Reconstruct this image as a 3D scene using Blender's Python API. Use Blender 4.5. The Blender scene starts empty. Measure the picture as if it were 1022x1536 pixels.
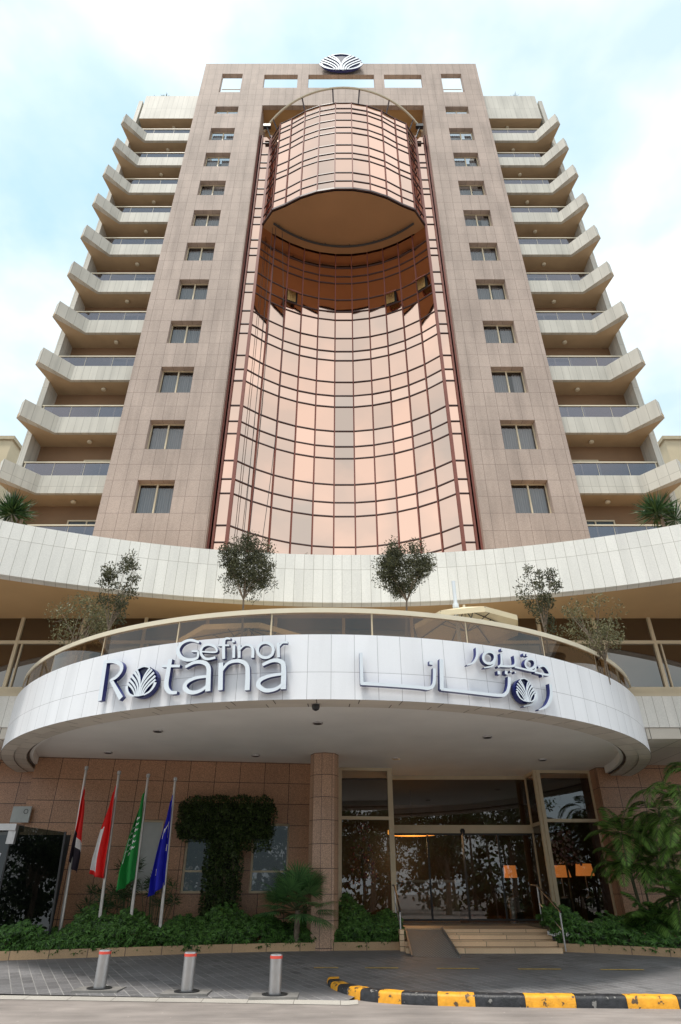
import bpy, math, random
from mathutils import Vector
R = math.radians
rnd = random.Random(7)
C = bpy.context.scene.collection
sc = bpy.context.scene

# ---------------------------------------------------------------- camera
cam_d = bpy.data.cameras.new('camera'); cam = bpy.data.objects.new('camera', cam_d); C.objects.link(cam)
cam_d.sensor_fit = 'VERTICAL'; cam_d.sensor_height = 36; cam_d.lens = 21.767
cam_d.clip_end = 3000; cam_d.clip_start = 0.1
PITCH = 31.628
cam.location = (0, 0, 1.6); cam.rotation_euler = (R(90 + PITCH), 0, 0)
sc.camera = cam
# ---------------------------------------------------------------- world, sun, exposure
SUN_EL, SUN_AZ = 73, 214          # azimuth clockwise from +Y
w = bpy.data.worlds.new('World'); sc.world = w; w.use_nodes = True
nt = w.node_tree; N = nt.nodes; L = nt.links
for n in list(N): N.remove(n)
out = N.new('ShaderNodeOutputWorld'); bg = N.new('ShaderNodeBackground'); bg.inputs['Strength'].default_value = 0.1
sky = N.new('ShaderNodeTexSky'); sky.sky_type = 'NISHITA'; sky.sun_disc = False
sky.sun_elevation = R(SUN_EL); sky.sun_rotation = R(SUN_AZ); sky.air_density = 1.0; sky.dust_density = 0.6; sky.ozone_density = 1.0
tc = N.new('ShaderNodeTexCoord'); mp = N.new('ShaderNodeMapping'); mp.inputs['Scale'].default_value = (1, 1, 1.6)
mp.inputs['Location'].default_value = (-0.8, 1.7, 2.0)
no = N.new('ShaderNodeTexNoise'); no.inputs['Scale'].default_value = 1.7; no.inputs['Detail'].default_value = 7; no.inputs['Roughness'].default_value = 0.52
cr = N.new('ShaderNodeValToRGB'); cr.color_ramp.elements[0].position = 0.37; cr.color_ramp.elements[1].position = 0.56
no2 = N.new('ShaderNodeTexNoise'); no2.inputs['Scale'].default_value = 3.3; no2.inputs['Detail'].default_value = 5
cr2 = N.new('ShaderNodeValToRGB')
cr2.color_ramp.elements[0].position = 0.35; cr2.color_ramp.elements[0].color = (5.3, 6.7, 7.5, 1)
cr2.color_ramp.elements[1].position = 0.6; cr2.color_ramp.elements[1].color = (8.5, 8.9, 9.1, 1)
add = N.new('ShaderNodeMixRGB'); add.blend_type = 'MIX'; add.inputs[0].default_value = 0.85; add.inputs[2].default_value = (4.8, 7.0, 8.2, 1)
mx = N.new('ShaderNodeMixRGB')
L.new(tc.outputs['Generated'], mp.inputs[0]); L.new(mp.outputs[0], no.inputs['Vector']); L.new(mp.outputs[0], no2.inputs['Vector'])
sx_ = N.new('ShaderNodeSeparateXYZ'); bi = N.new('ShaderNodeMapRange'); bi.inputs[1].default_value = 0.5; bi.inputs[2].default_value = -0.15; bi.inputs[3].default_value = 0.0; bi.inputs[4].default_value = 0.36
ad_ = N.new('ShaderNodeMath'); ad_.operation = 'ADD'
L.new(tc.outputs['Generated'], sx_.inputs[0]); L.new(sx_.outputs[1], bi.inputs[0]); L.new(no.outputs[0], ad_.inputs[0]); L.new(bi.outputs[0], ad_.inputs[1])
L.new(ad_.outputs[0], cr.inputs[0]); L.new(no2.outputs[0], cr2.inputs[0])
L.new(sky.outputs[0], add.inputs[1])
L.new(cr.outputs[0], mx.inputs[0]); L.new(add.outputs[0], mx.inputs[1]); L.new(cr2.outputs[0], mx.inputs[2])
L.new(mx.outputs[0], bg.inputs['Color']); L.new(bg.outputs[0], out.inputs[0])
sd = bpy.data.lights.new('sun', 'SUN'); so = bpy.data.objects.new('sun', sd); C.objects.link(so)
sd.energy = 2.6; sd.angle = R(10); sd.color = (1.0, 0.95, 0.87)
so.rotation_euler = (R(90 - SUN_EL), 0, R(180 - SUN_AZ)); so.location = (0, -30, 60)
sc.view_settings.view_transform = 'Standard'; sc.view_settings.look = 'None'; sc.view_settings.gamma = 1
sc.view_settings.exposure = 0.5
sc.cycles.max_bounces = 8; sc.cycles.transparent_max_bounces = 16

# ---------------------------------------------------------------- helpers
FX = 928.75; CP, SP = math.cos(R(PITCH)), math.sin(R(PITCH))
def ray(u, v):                     # direction of a photo point, scaled to y = 1
    q = (768 - v) / FX
    d = ((u - 512) / FX, CP - q * SP, SP + q * CP)
    return Vector((d[0] / d[1], 1, d[2] / d[1]))
def aty(u, v, y): p = ray(u, v) * y; p.z += 1.6; return p

class MB:
    def __init__(s): s.v = []; s.f = []; s.m = []; s.uv = {}; s.sm = []
    def face(s, pts, m=0, uv=None, smooth=False):
        i = len(s.v); s.v += [tuple(p) for p in pts]; s.f.append(tuple(range(i, i + len(pts)))); s.m.append(m); s.sm.append(smooth)
        if uv: s.uv[len(s.f) - 1] = uv
    def addf(s, idx, m=0, smooth=False): s.f.append(tuple(idx)); s.m.append(m); s.sm.append(smooth)
    def box(s, x0, y0, z0, x1, y1, z1, m=0):
        i = len(s.v)
        s.v += [(x0, y0, z0), (x1, y0, z0), (x1, y1, z0), (x0, y1, z0), (x0, y0, z1), (x1, y0, z1), (x1, y1, z1), (x0, y1, z1)]
        for q in ((0, 3, 2, 1), (4, 5, 6, 7), (0, 1, 5, 4), (1, 2, 6, 5), (2, 3, 7, 6), (3, 0, 4, 7)): s.addf([i + k for k in q], m)
        return s
    def bar(s, p, q, wx, wz, m=0, up=(0, 0, 1)):      # rectangular bar from p to q
        p = Vector(p); q = Vector(q); d = (q - p).normalized(); u = Vector(up)
        a = d.cross(u)
        if a.length < 1e-4: a = d.cross(Vector((1, 0, 0)))
        a.normalize(); b = a.cross(d).normalized(); a = a * wx / 2; b = b * wz / 2
        i = len(s.v); s.v += [tuple(p - a - b), tuple(p + a - b), tuple(p + a + b), tuple(p - a + b), tuple(q - a - b), tuple(q + a - b), tuple(q + a + b), tuple(q - a + b)]
        for k in ((0, 1, 2, 3), (7, 6, 5, 4), (0, 4, 5, 1), (1, 5, 6, 2), (2, 6, 7, 3), (3, 7, 4, 0)): s.addf([i + t for t in k], m)
        return s
    def prism(s, poly, z0, z1, m=0, mt=None, mb=None):  # poly counter-clockwise seen from above
        n = len(poly); i = len(s.v)
        s.v += [(x, y, z0) for x, y in poly] + [(x, y, z1) for x, y in poly]
        s.addf([i + k for k in reversed(range(n))], m if mb is None else mb); s.addf([i + n + k for k in range(n)], m if mt is None else mt)
        for k in range(n): k2 = (k + 1) % n; s.addf([i + k, i + k2, i + n + k2, i + n + k], m)
        return s
    def tube(s, pts, r, seg=8, m=0, r1=None, cap=True):
        pts = [Vector(p) for p in pts]; n = len(pts); i = len(s.v); prev = None
        for k, p in enumerate(pts):
            d = (pts[min(k + 1, n - 1)] - pts[max(k - 1, 0)]).normalized()
            ref = Vector((0, 0, 1)) if abs(d.z) < 0.9 else Vector((1, 0, 0))
            if prev is not None: ref = prev
            a = d.cross(ref)
            if a.length < 1e-5: a = d.cross(Vector((0, 1, 0)))
            a.normalize(); b = a.cross(d); prev = b
            rr = r[k] if isinstance(r, (list, tuple)) else (r if r1 is None else r + (r1 - r) * k / max(1, n - 1))
            for j in range(seg):
                t = 2 * math.pi * j / seg; s.v.append(tuple(p + (a * math.cos(t) + b * math.sin(t)) * rr))
        for k in range(n - 1):
            for j in range(seg):
                j2 = (j + 1) % seg; s.addf((i + k * seg + j, i + (k + 1) * seg + j, i + (k + 1) * seg + j2, i + k * seg + j2), m, True)
        if cap: s.addf([i + j for j in range(seg)], m); s.addf([i + (n - 1) * seg + j for j in reversed(range(seg))], m)
        return s
    def lathe(s, prof, cx, cy, seg=24, m=0, smooth=True):  # prof: (r, z) bottom to top
        i = len(s.v); n = len(prof)
        for r, z in prof:
            for j in range(seg): t = 2 * math.pi * j / seg; s.v.append((cx + r * math.cos(t), cy + r * math.sin(t), z))
        for k in range(n - 1):
            for j in range(seg):
                j2 = (j + 1) % seg; s.addf((i + k * seg + j, i + k * seg + j2, i + (k + 1) * seg + j2, i + (k + 1) * seg + j), m, smooth)
        s.addf([i + j for j in reversed(range(seg))], m); s.addf([i + (n - 1) * seg + j for j in range(seg)], m)
        return s
    def arc(s, cx, cy, r, a0, a1, z0, z1, t, n, m=0, mi=None, mbot=None, mtop=None, smooth=True):
        # wall along an arc, angles in degrees from +X; outer face at radius r, thickness t inwards
        i = len(s.v); mi = m if mi is None else mi; mbot = m if mbot is None else mbot; mtop = m if mtop is None else mtop
        for k in range(n + 1):
            a = R(a0 + (a1 - a0) * k / n); c, q = math.cos(a), math.sin(a)
            for rr, z in ((r, z0), (r, z1), (r - t, z1), (r - t, z0)): s.v.append((cx + rr * c, cy + rr * q, z))
        def U(k): return r * R(a0 + (a1 - a0) * k / n)
        for k in range(n):
            b = i + 4 * k; e = b + 4
            for q, mm, sm, vv in (((b, e, e + 1, b + 1), m, smooth, (z0, z0, z1, z1)), ((b + 1, e + 1, e + 2, b + 2), mtop, False, (0, 0, t, t)),
                                  ((b + 2, e + 2, e + 3, b + 3), mi, smooth, (z1, z1, z0, z0)), ((b + 3, e + 3, e, b), mbot, False, (t, t, 0, 0))):
                s.addf(q, mm, sm); s.uv[len(s.f) - 1] = [(U(k), vv[0]), (U(k + 1), vv[1]), (U(k + 1), vv[2]), (U(k), vv[3])]
        s.addf((i, i + 1, i + 2, i + 3), m); b = i + 4 * n; s.addf((b + 3, b + 2, b + 1, b), m)
        return s
    def build(s, name, mats, parent=None, uvf=None, world=True):
        me = bpy.data.meshes.new(name); me.from_pydata(s.v, [], s.f)
        if not isinstance(mats, (list, tuple)): mats = [mats]
        for q in mats: me.materials.append(q)
        me.polygons.foreach_set('material_index', s.m); me.polygons.foreach_set('use_smooth', s.sm)
        uvl = me.uv_layers.new(name='UVMap'); dat = [0.0] * (2 * len(me.loops)); V = s.v; k = 0
        for fi, f in enumerate(s.f):
            if fi in s.uv:
                for a, b in s.uv[fi]: dat[k] = a; dat[k + 1] = b; k += 2
                continue
            nr = me.polygons[fi].normal; ax, ay, az = abs(nr.x), abs(nr.y), abs(nr.z)
            for q in f:
                x, y, z = V[q]
                if uvf: a, b = uvf(x, y, z, nr)
                elif az > ax and az > ay: a, b = x, y
                elif ax > ay: a, b = y, z
                else: a, b = x, z
                dat[k] = a; dat[k + 1] = b; k += 2
        uvl.data.foreach_set('uv', dat)
        me.update()
        if any(s.sm): me.set_sharp_from_angle(angle=R(38))
        o = bpy.data.objects.new(name, me); C.objects.link(o)
        if parent is not None:
            o.parent = parent
            if world: o.location = -wloc(parent)
        return o
def wloc(o):
    v = Vector(o.location)
    while o.parent: o = o.parent; v += Vector(o.location)
    return v
def tag(o, label, cat, group=None, kind=None):
    o['label'] = label
    if cat: o['category'] = cat
    if group: o['group'] = group
    if kind: o['kind'] = kind
    return o
def thing(name, label, cat, loc=(0, 0, 0), rz=0, group=None):
    o = bpy.data.objects.new(name, None); C.objects.link(o); o.location = loc; o.rotation_euler = (0, 0, rz)
    o.empty_display_size = 0.2
    return tag(o, label, cat, group)
def struct(o, label=None, kind='structure'):
    o['kind'] = kind
    if label: o['label'] = label
    return o
def kids(o): return [c for c in C.objects if c.parent == o]
def dup(o, parent=None, keep=None):
    c = o.copy(); C.objects.link(c); c.parent = parent
    for ch in kids(o): dup(ch, c)
    return c

# ---------------------------------------------------------------- materials
def lin(h): 
    f = lambda c: (c / 255 / 12.92) if c <= 10 else ((c / 255 + 0.055) / 1.055) ** 2.4
    return tuple(f(c) for c in h) + (1,)
def newmat(name):
    m = bpy.data.materials.new(name); m.use_nodes = True; t = m.node_tree; b = t.nodes['Principled BSDF']; return m, t, b
def mul(col, k): return (col[0] * k, col[1] * k, col[2] * k, 1)
def plain(name, col, rough=0.6, metal=0.0, var=0.12, scale=3.0, bump=0.0, spec=0.5, bscale=40, coord='Object'):
    m, t, b = newmat(name); n = t.nodes; l = t.links
    tcn = n.new('ShaderNodeTexCoord'); nz = n.new('ShaderNodeTexNoise'); nz.inputs['Scale'].default_value = scale; nz.inputs['Detail'].default_value = 6
    r = n.new('ShaderNodeValToRGB'); r.color_ramp.elements[0].position = 0.3; r.color_ramp.elements[1].position = 0.7
    r.color_ramp.elements[0].color = mul(col, 1 - var); r.color_ramp.elements[1].color = mul(col, 1 + var)
    l.new(tcn.outputs[coord], nz.inputs['Vector']); l.new(nz.outputs[0], r.inputs[0]); l.new(r.outputs[0], b.inputs['Base Color'])
    b.inputs['Roughness'].default_value = rough; b.inputs['Metallic'].default_value = metal; b.inputs['Specular IOR Level'].default_value = spec
    if bump:
        nb = n.new('ShaderNodeTexNoise'); nb.inputs['Scale'].default_value = bscale; nb.inputs['Detail'].default_value = 4
        bn = n.new('ShaderNodeBump'); bn.inputs['Strength'].default_value = bump; bn.inputs['Distance'].default_value = 0.02
        l.new(tcn.outputs[coord], nb.inputs['Vector']); l.new(nb.outputs[0], bn.inputs['Height']); l.new(bn.outputs[0], b.inputs['Normal'])
    return m
def tiles(name, col, tw, th, joint, jcol, rough=0.5, speck=0.12, sscale=60, tvar=0.06, off=(0, 0), rot=0, stain=0.12, streak=0.0, offs=0.0, spec=0.5, jbump=0.3, wear=0.0):
    m, t, b = newmat(name); n = t.nodes; l = t.links
    tcn = n.new('ShaderNodeTexCoord'); mpn = n.new('ShaderNodeMapping'); mpn.inputs['Location'].default_value = (off[0], off[1], 0); mpn.inputs['Rotation'].default_value = (0, 0, rot)
    br = n.new('ShaderNodeTexBrick'); br.offset = offs; br.squash = 1; br.inputs['Scale'].default_value = 1
    br.inputs['Brick Width'].default_value = tw; br.inputs['Row Height'].default_value = th; br.inputs['Mortar Size'].default_value = joint; br.inputs['Mortar Smooth'].default_value = 0.2; br.inputs['Bias'].default_value = 0
    br.inputs['Color1'].default_value = mul(col, 1 - tvar); br.inputs['Color2'].default_value = mul(col, 1 + tvar); br.inputs['Mortar'].default_value = jcol
    l.new(tcn.outputs['UV'], mpn.inputs[0]); l.new(mpn.outputs[0], br.inputs['Vector'])
    def noise(sc_, lo, hi, c0, c1, coord='Object', scl=None):
        z = n.new('ShaderNodeTexNoise'); z.inputs['Scale'].default_value = sc_; z.inputs['Detail'].default_value = 6
        if scl:
            mm = n.new('ShaderNodeMapping'); mm.inputs['Scale'].default_value = scl; l.new(tcn.outputs[coord], mm.inputs[0]); l.new(mm.outputs[0], z.inputs['Vector'])
        else: l.new(tcn.outputs[coord], z.inputs['Vector'])
        q = n.new('ShaderNodeMapRange'); q.inputs[1].default_value = lo; q.inputs[2].default_value = hi; q.inputs[3].default_value = c0; q.inputs[4].default_value = c1
        l.new(z.outputs[0], q.inputs[0]); return q.outputs[0]
    def mult(a, f):
        x = n.new('ShaderNodeMixRGB'); x.blend_type = 'MULTIPLY'; x.inputs[0].default_value = 1; l.new(a, x.inputs[1]); l.new(f, x.inputs[2]); return x.outputs[0]
    c = mult(br.outputs['Color'], noise(sscale, 0.35, 0.65, 1 - speck, 1 + speck))
    c = mult(c, noise(0.35, 0.3, 0.7, 1 - stain, 1 + stain * 0.6))
    if streak: c = mult(c, noise(1.0, 0.42, 0.75, 1.0, 1 - streak, 'Object', (2.6, 2.6, 0.25)))
    if wear:
        z = n.new('ShaderNodeTexNoise'); z.inputs['Scale'].default_value = 0.33; z.inputs['Detail'].default_value = 5; z.inputs['Roughness'].default_value = 0.6; l.new(tcn.outputs['Object'], z.inputs['Vector'])
        q = n.new('ShaderNodeMapRange'); q.inputs[1].default_value = 0.42; q.inputs[2].default_value = 0.6; q.inputs[3].default_value = 0; q.inputs[4].default_value = wear; l.new(z.outputs[0], q.inputs[0])
        x = n.new('ShaderNodeMixRGB'); l.new(q.outputs[0], x.inputs[0]); l.new(c, x.inputs[1]); x.inputs[2].default_value = mul(col, 0.9); c = x.outputs[0]
    l.new(c, b.inputs['Base Color']); b.inputs['Roughness'].default_value = rough; b.inputs['Specular IOR Level'].default_value = spec
    if jbump:
        bn = n.new('ShaderNodeBump'); bn.invert = True; bn.inputs['Strength'].default_value = jbump; bn.inputs['Distance'].default_value = 0.01
        l.new(br.outputs['Fac'], bn.inputs['Height']); l.new(bn.outputs[0], b.inputs['Normal'])
    return m
def glass(name, tint, base=0.06, gcol=(1, 1, 1, 1), rough=0.0, power=5):
    m = bpy.data.materials.new(name); m.use_nodes = True; t = m.node_tree; n = t.nodes; l = t.links; n.clear()
    o = n.new('ShaderNodeOutputMaterial'); tr = n.new('ShaderNodeBsdfTransparent'); tr.inputs[0].default_value = tint
    g = n.new('ShaderNodeBsdfGlossy'); g.inputs['Color'].default_value = gcol; g.inputs['Roughness'].default_value = rough
    fr = n.new('ShaderNodeLayerWeight'); fr.inputs['Blend'].default_value = 0.5
    pw = n.new('ShaderNodeMath'); pw.operation = 'POWER'; pw.inputs[1].default_value = power
    mr = n.new('ShaderNodeMapRange'); mr.inputs[3].default_value = base; mr.inputs[4].default_value = 1.0
    mix = n.new('ShaderNodeMixShader')
    l.new(fr.outputs['Facing'], pw.inputs[0]); l.new(pw.outputs[0], mr.inputs[0]); l.new(mr.outputs[0], mix.inputs[0])
    l.new(tr.outputs[0], mix.inputs[1]); l.new(g.outputs[0], mix.inputs[2]); l.new(mix.outputs[0], o.inputs[0])
    return m
def emis(name, col, s):
    m, t, b = newmat(name); b.inputs['Base Color'].default_value = col; b.inputs['Emission Color'].default_value = col; b.inputs['Emission Strength'].default_value = s; return m
def leafmat(name, col, var=0.45, rough=0.55, trans=0.25):
    m, t, b = newmat(name); n = t.nodes; l = t.links
    g = n.new('ShaderNodeNewGeometry'); r = n.new('ShaderNodeValToRGB')
    r.color_ramp.elements[0].color = mul(col, 1 - var); r.color_ramp.elements[1].color = (col[0] * (1 + var) * 1.15, col[1] * (1 + var), col[2] * (1 + var * 0.5), 1)
    l.new(g.outputs['Random Per Island'], r.inputs[0]); l.new(r.outputs[0], b.inputs['Base Color'])
    b.inputs['Roughness'].default_value = rough; b.inputs['Specular IOR Level'].default_value = 0.35
    tl = n.new('ShaderNodeBsdfTranslucent'); l.new(r.outputs[0], tl.inputs[0]); mx_ = n.new('ShaderNodeMixShader'); mx_.inputs[0].default_value = trans
    o = n['Material Output']; l.new(b.outputs[0], mx_.inputs[1]); l.new(tl.outputs[0], mx_.inputs[2]); l.new(mx_.outputs[0], o.inputs[0])
    return m
M = {}
TW = 0.547
M['granite'] = tiles('pink_granite_cladding', (0.46, 0.368, 0.315, 1), TW, 0.85, 0.008, (0.20, 0.15, 0.13, 1), rough=0.72, spec=0.25, speck=0.14, sscale=45, tvar=0.045, off=(8.93 % TW, 0), stain=0.12, streak=0.22)
M['granite_shaded'] = tiles('shaded_granite_cladding', (0.42, 0.23, 0.135, 1), 0.8, 0.62, 0.010, (0.05, 0.03, 0.025, 1), spec=0.5, rough=0.3, speck=0.3, sscale=38, tvar=0.08, off=(0.1, 0.28), stain=0.16)  # same granite as the tower, with shade at street level put into its colour
M['granite_col'] = tiles('brown_column_granite', (0.48, 0.30, 0.20, 1), 0.45, 0.62, 0.010, (0.09, 0.05, 0.04, 1), rough=0.35, speck=0.3, sscale=38, tvar=0.08, off=(0.1, 0.28), stain=0.12)
M['travertine'] = tiles('white_travertine_panels', (0.78, 0.76, 0.71, 1), 0.30, 1.16, 0.006, (0.36, 0.33, 0.28, 1), rough=0.6, speck=0.05, sscale=30, tvar=0.05, off=(0, 0.12), stain=0.06, streak=0.12)
M['concrete'] = tiles('pale_balcony_cladding', (0.58, 0.555, 0.49, 1), 0.36, 3.0, 0.010, (0.38, 0.36, 0.31, 1), rough=0.65, speck=0.05, tvar=0.05, off=(0, 1.0), stain=0.12, streak=0.22)
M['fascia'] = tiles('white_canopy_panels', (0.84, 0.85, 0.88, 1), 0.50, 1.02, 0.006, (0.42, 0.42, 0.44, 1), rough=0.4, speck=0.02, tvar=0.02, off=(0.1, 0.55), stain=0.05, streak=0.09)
M['slab'] = plain('grey_paving_slab', (0.20, 0.19, 0.18, 1), 0.8, var=0.2, scale=6)
M['soffit'] = plain('canopy_soffit_plaster', (0.86, 0.84, 0.80, 1), 0.8, var=0.05, scale=0.8)
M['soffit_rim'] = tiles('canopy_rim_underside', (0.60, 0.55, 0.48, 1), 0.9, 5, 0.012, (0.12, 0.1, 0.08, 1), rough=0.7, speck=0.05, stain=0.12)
M['soffit_brown'] = plain('ochre_soffit_paint', (0.50, 0.32, 0.155, 1), 0.8, var=0.08, scale=0.5)
M['balc_soffit'] = plain('balcony_soffit_paint', (0.47, 0.345, 0.215, 1), 0.85, var=0.10, scale=0.9)
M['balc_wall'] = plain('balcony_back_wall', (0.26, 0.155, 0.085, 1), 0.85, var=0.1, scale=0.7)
M['drum_soffit'] = plain('drum_soffit_paint', (0.34, 0.19, 0.09, 1), 0.8, var=0.06, scale=0.6)
M['cream'] = plain('cream_aluminium', (0.62, 0.52, 0.36, 1), 0.4, var=0.04)
M['cream_light'] = plain('cream_handrail', (0.70, 0.63, 0.48, 1), 0.4, var=0.04)
M['copper_frame'] = plain('copper_red_mullion', (0.20, 0.060, 0.042, 1), 0.65, var=0.1)
M['dark_frame'] = plain('dark_transom', (0.055, 0.03, 0.03, 1), 0.45, var=0.1)
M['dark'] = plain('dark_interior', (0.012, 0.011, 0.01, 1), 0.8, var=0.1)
M['steel'] = plain('brushed_steel', (0.50, 0.49, 0.49, 1), 0.36, metal=0.85, var=0.06, scale=8)
M['pole_steel'] = plain('flagpole_aluminium', (0.50, 0.47, 0.44, 1), 0.4, metal=0.6, var=0.08, scale=8)
M['black'] = plain('black_metal', (0.02, 0.02, 0.022, 1), 0.4)
M['asphalt'] = plain('street_asphalt', (0.27, 0.235, 0.215, 1), 0.9, var=0.16, scale=1.2, bump=0.5, bscale=90)
m = M['asphalt']; t = m.node_tree; n = t.nodes; l = t.links; b = n['Principled BSDF']; base = b.inputs['Base Color'].links[0].from_socket
tcn = n.new('ShaderNodeTexCoord'); mpn = n.new('ShaderNodeMapping'); mpn.inputs['Scale'].default_value = (0.35, 1.6, 1); z = n.new('ShaderNodeTexNoise'); z.inputs['Scale'].default_value = 1.1; z.inputs['Detail'].default_value = 9; z.inputs['Roughness'].default_value = 0.7
q = n.new('ShaderNodeMapRange'); q.inputs[1].default_value = 0.4; q.inputs[2].default_value = 0.7; q.inputs[3].default_value = 1.08; q.inputs[4].default_value = 0.72
z2 = n.new('ShaderNodeTexVoronoi'); z2.inputs['Scale'].default_value = 3.1; q2 = n.new('ShaderNodeMapRange'); q2.inputs[1].default_value = 0.02; q2.inputs[2].default_value = 0.06; q2.inputs[3].default_value = 2.0; q2.inputs[4].default_value = 1
l.new(tcn.outputs['Object'], mpn.inputs[0]); l.new(mpn.outputs[0], z.inputs['Vector']); l.new(z.outputs[0], q.inputs[0]); l.new(tcn.outputs['Object'], z2.inputs['Vector']); l.new(z2.outputs['Distance'], q2.inputs[0])
x = n.new('ShaderNodeMixRGB'); x.blend_type = 'MULTIPLY'; x.inputs[0].default_value = 1; l.new(base, x.inputs[1]); l.new(q.outputs[0], x.inputs[2])
x2 = n.new('ShaderNodeMixRGB'); x2.blend_type = 'MULTIPLY'; x2.inputs[0].default_value = 1; l.new(x.outputs[0], x2.inputs[1]); l.new(q2.outputs[0], x2.inputs[2]); l.new(x2.outputs[0], b.inputs['Base Color'])
M['paver'] = tiles('dark_driveway_pavers', (0.17, 0.165, 0.17, 1), 0.42, 0.21, 0.011, (0.33, 0.32, 0.31, 1), rough=0.6, speck=0.2, sscale=25, tvar=0.25, rot=R(64), stain=0.35, jbump=0.5, wear=0.8)
M['concrete_strip'] = tiles('concrete_edging', (0.42, 0.39, 0.35, 1), 0.8, 5, 0.008, (0.2, 0.18, 0.16, 1), rough=0.85, speck=0.12, stain=0.2)
M['kerbstone'] = tiles('sandstone_kerb', (0.50, 0.33, 0.19, 1), 0.9, 3, 0.012, (0.18, 0.12, 0.08, 1), rough=0.7, speck=0.12, tvar=0.12, stain=0.2)
M['step'] = tiles('sandstone_steps', (0.80, 0.56, 0.35, 1), 1.3, 0.135, 0.008, (0.18, 0.12, 0.08, 1), rough=0.5, speck=0.12, tvar=0.16, stain=0.25, offs=0.5, off=(0, 0.02))
M['kerb_y'] = plain('yellow_kerb_paint', (0.80, 0.36, 0.02, 1), 0.55, var=0.15, scale=9, bump=0.3)
M['kerb_k'] = plain('black_kerb_paint', (0.022, 0.022, 0.026, 1), 0.45, var=0.5, scale=9, bump=0.3)
for nm_, dk, p_ in (('kerb_y', (0.10, 0.06, 0.03, 1), .385), ('kerb_k', (0.20, 0.19, 0.18, 1), .36)):
    rr_ = [q for q in M[nm_].node_tree.nodes if q.type == 'VALTORGB'][0].color_ramp; e_ = rr_.elements.new(p_); e_.color = tuple(rr_.elements[0].color); rr_.elements[0].color = dk; rr_.elements[0].position = p_ - .025
M['yline'] = plain('yellow_road_paint', (0.52, 0.36, 0.09, 1), 0.7, var=0.35, scale=14)
M['soil'] = plain('planter_soil', (0.035, 0.024, 0.016, 1), 0.95, var=0.4, scale=8)
M['white'] = plain('white_letter_face', (0.72, 0.78, 0.84, 1), 0.35, var=0.02)
M['blue'] = plain('blue_letter_side', (0.008, 0.014, 0.13, 1), 0.35, var=0.05)
M['navy'] = plain('navy_emblem_ground', (0.008, 0.012, 0.06, 1), 0.3, var=0.05)
M['red_band'] = plain('red_reflective_band', (0.75, 0.09, 0.06, 1), 0.5, var=0.05)
M['ochre'] = plain('ochre_curtain', (0.50, 0.33, 0.13, 1), 0.9, var=0.25, scale=9)
M['umbrella'] = plain('cream_canvas', (0.72, 0.62, 0.42, 1), 0.85, var=0.05)
M['bark'] = plain('grey_bark', (0.20, 0.155, 0.115, 1), 0.9, var=0.3, scale=20, bump=0.6)
M['planter'] = plain('dark_planter', (0.02, 0.018, 0.017, 1), 0.5)
M['olive'] = leafmat('olive_leaves', (0.060, 0.070, 0.040, 1), 0.6)
M['olive_pale'] = leafmat('pale_scrub_leaves', (0.14, 0.15, 0.085, 1), 0.4)
M['ficus'] = leafmat('dark_ficus_leaves', (0.045, 0.080, 0.030, 1), 0.8, 0.35, 0.12)
M['philo'] = leafmat('lobed_groundcover_leaves', (0.058, 0.150, 0.036, 1), 0.75, 0.45, 0.25)
M['palm'] = leafmat('palm_leaflets', (0.12, 0.25, 0.06, 1), 0.55, 0.45, 0.25)
M['palm_pale'] = leafmat('fan_palm_leaflets', (0.10, 0.24, 0.09, 1), 0.4, 0.45, 0.25)
M['yucca'] = leafmat('spiky_yucca_leaves', (0.035, 0.085, 0.03, 1), 0.5, 0.4, 0.15)
M['palmstem'] = plain('palm_stem', (0.075, 0.085, 0.035, 1), 0.6, var=0.3, scale=12)
M['pane'] = glass('room_window_glass', (0.62, 0.62, 0.63, 1), 0.09)
M['curtain'] = None
m, t, b = newmat('grey_net_curtain'); n = t.nodes; l = t.links
a = n.new('ShaderNodeTexCoord'); wv = n.new('ShaderNodeTexWave'); wv.bands_direction = 'X'; wv.inputs['Scale'].default_value = 3.2; wv.inputs['Distortion'].default_value = 1.2; wv.inputs['Detail'].default_value = 2
q = n.new('ShaderNodeMapping'); q.inputs['Scale'].default_value = (1, 1, 0.15); r_ = n.new('ShaderNodeValToRGB'); r_.color_ramp.elements[0].color = (0.36, 0.36, 0.37, 1); r_.color_ramp.elements[1].color = (0.50, 0.49, 0.48, 1)
l.new(a.outputs['Object'], q.inputs[0]); l.new(q.outputs[0], wv.inputs[0]); l.new(wv.outputs[0], r_.inputs[0]); l.new(r_.outputs[0], b.inputs['Base Color']); b.inputs['Roughness'].default_value = 0.9
M['curtain'] = m
M['balc_glass'] = glass('smoked_balcony_glass', (0.48, 0.48, 0.53, 1), 0.15, (0.88, 0.88, 0.96, 1))
M['rail_glass'] = glass('smoked_terrace_glass', (0.55, 0.45, 0.34, 1), 0.07, (1, 1, 1, 1))
M['door_glass'] = glass('entrance_glass', (0.55, 0.55, 0.53, 1), 0.10)
M['booth_glass'] = glass('dark_booth_glass', (0.12, 0.16, 0.16, 1), 0.045)
M['brown_glass'] = glass('brown_mirror_glass', (0.10, 0.06, 0.04, 1), 0.20, (0.95, 0.86, 0.78, 1))
M['black_glass'] = glass('dark_room_glass', (0.03, 0.03, 0.03, 1), 0.06)
m, t, b = newmat('copper_mirror_glass'); n = t.nodes; l = t.links
b.inputs['Metallic'].default_value = 1; b.inputs['Roughness'].default_value = 0.03
g_ = n.new('ShaderNodeNewGeometry'); r_ = n.new('ShaderNodeValToRGB'); r_.color_ramp.elements[0].color = (0.79, 0.520, 0.400, 1); r_.color_ramp.elements[1].color = (0.85, 0.575, 0.45, 1)
l.new(g_.outputs['Random Per Island'], r_.inputs[0]); l.new(r_.outputs[0], b.inputs['Base Color'])
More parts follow.
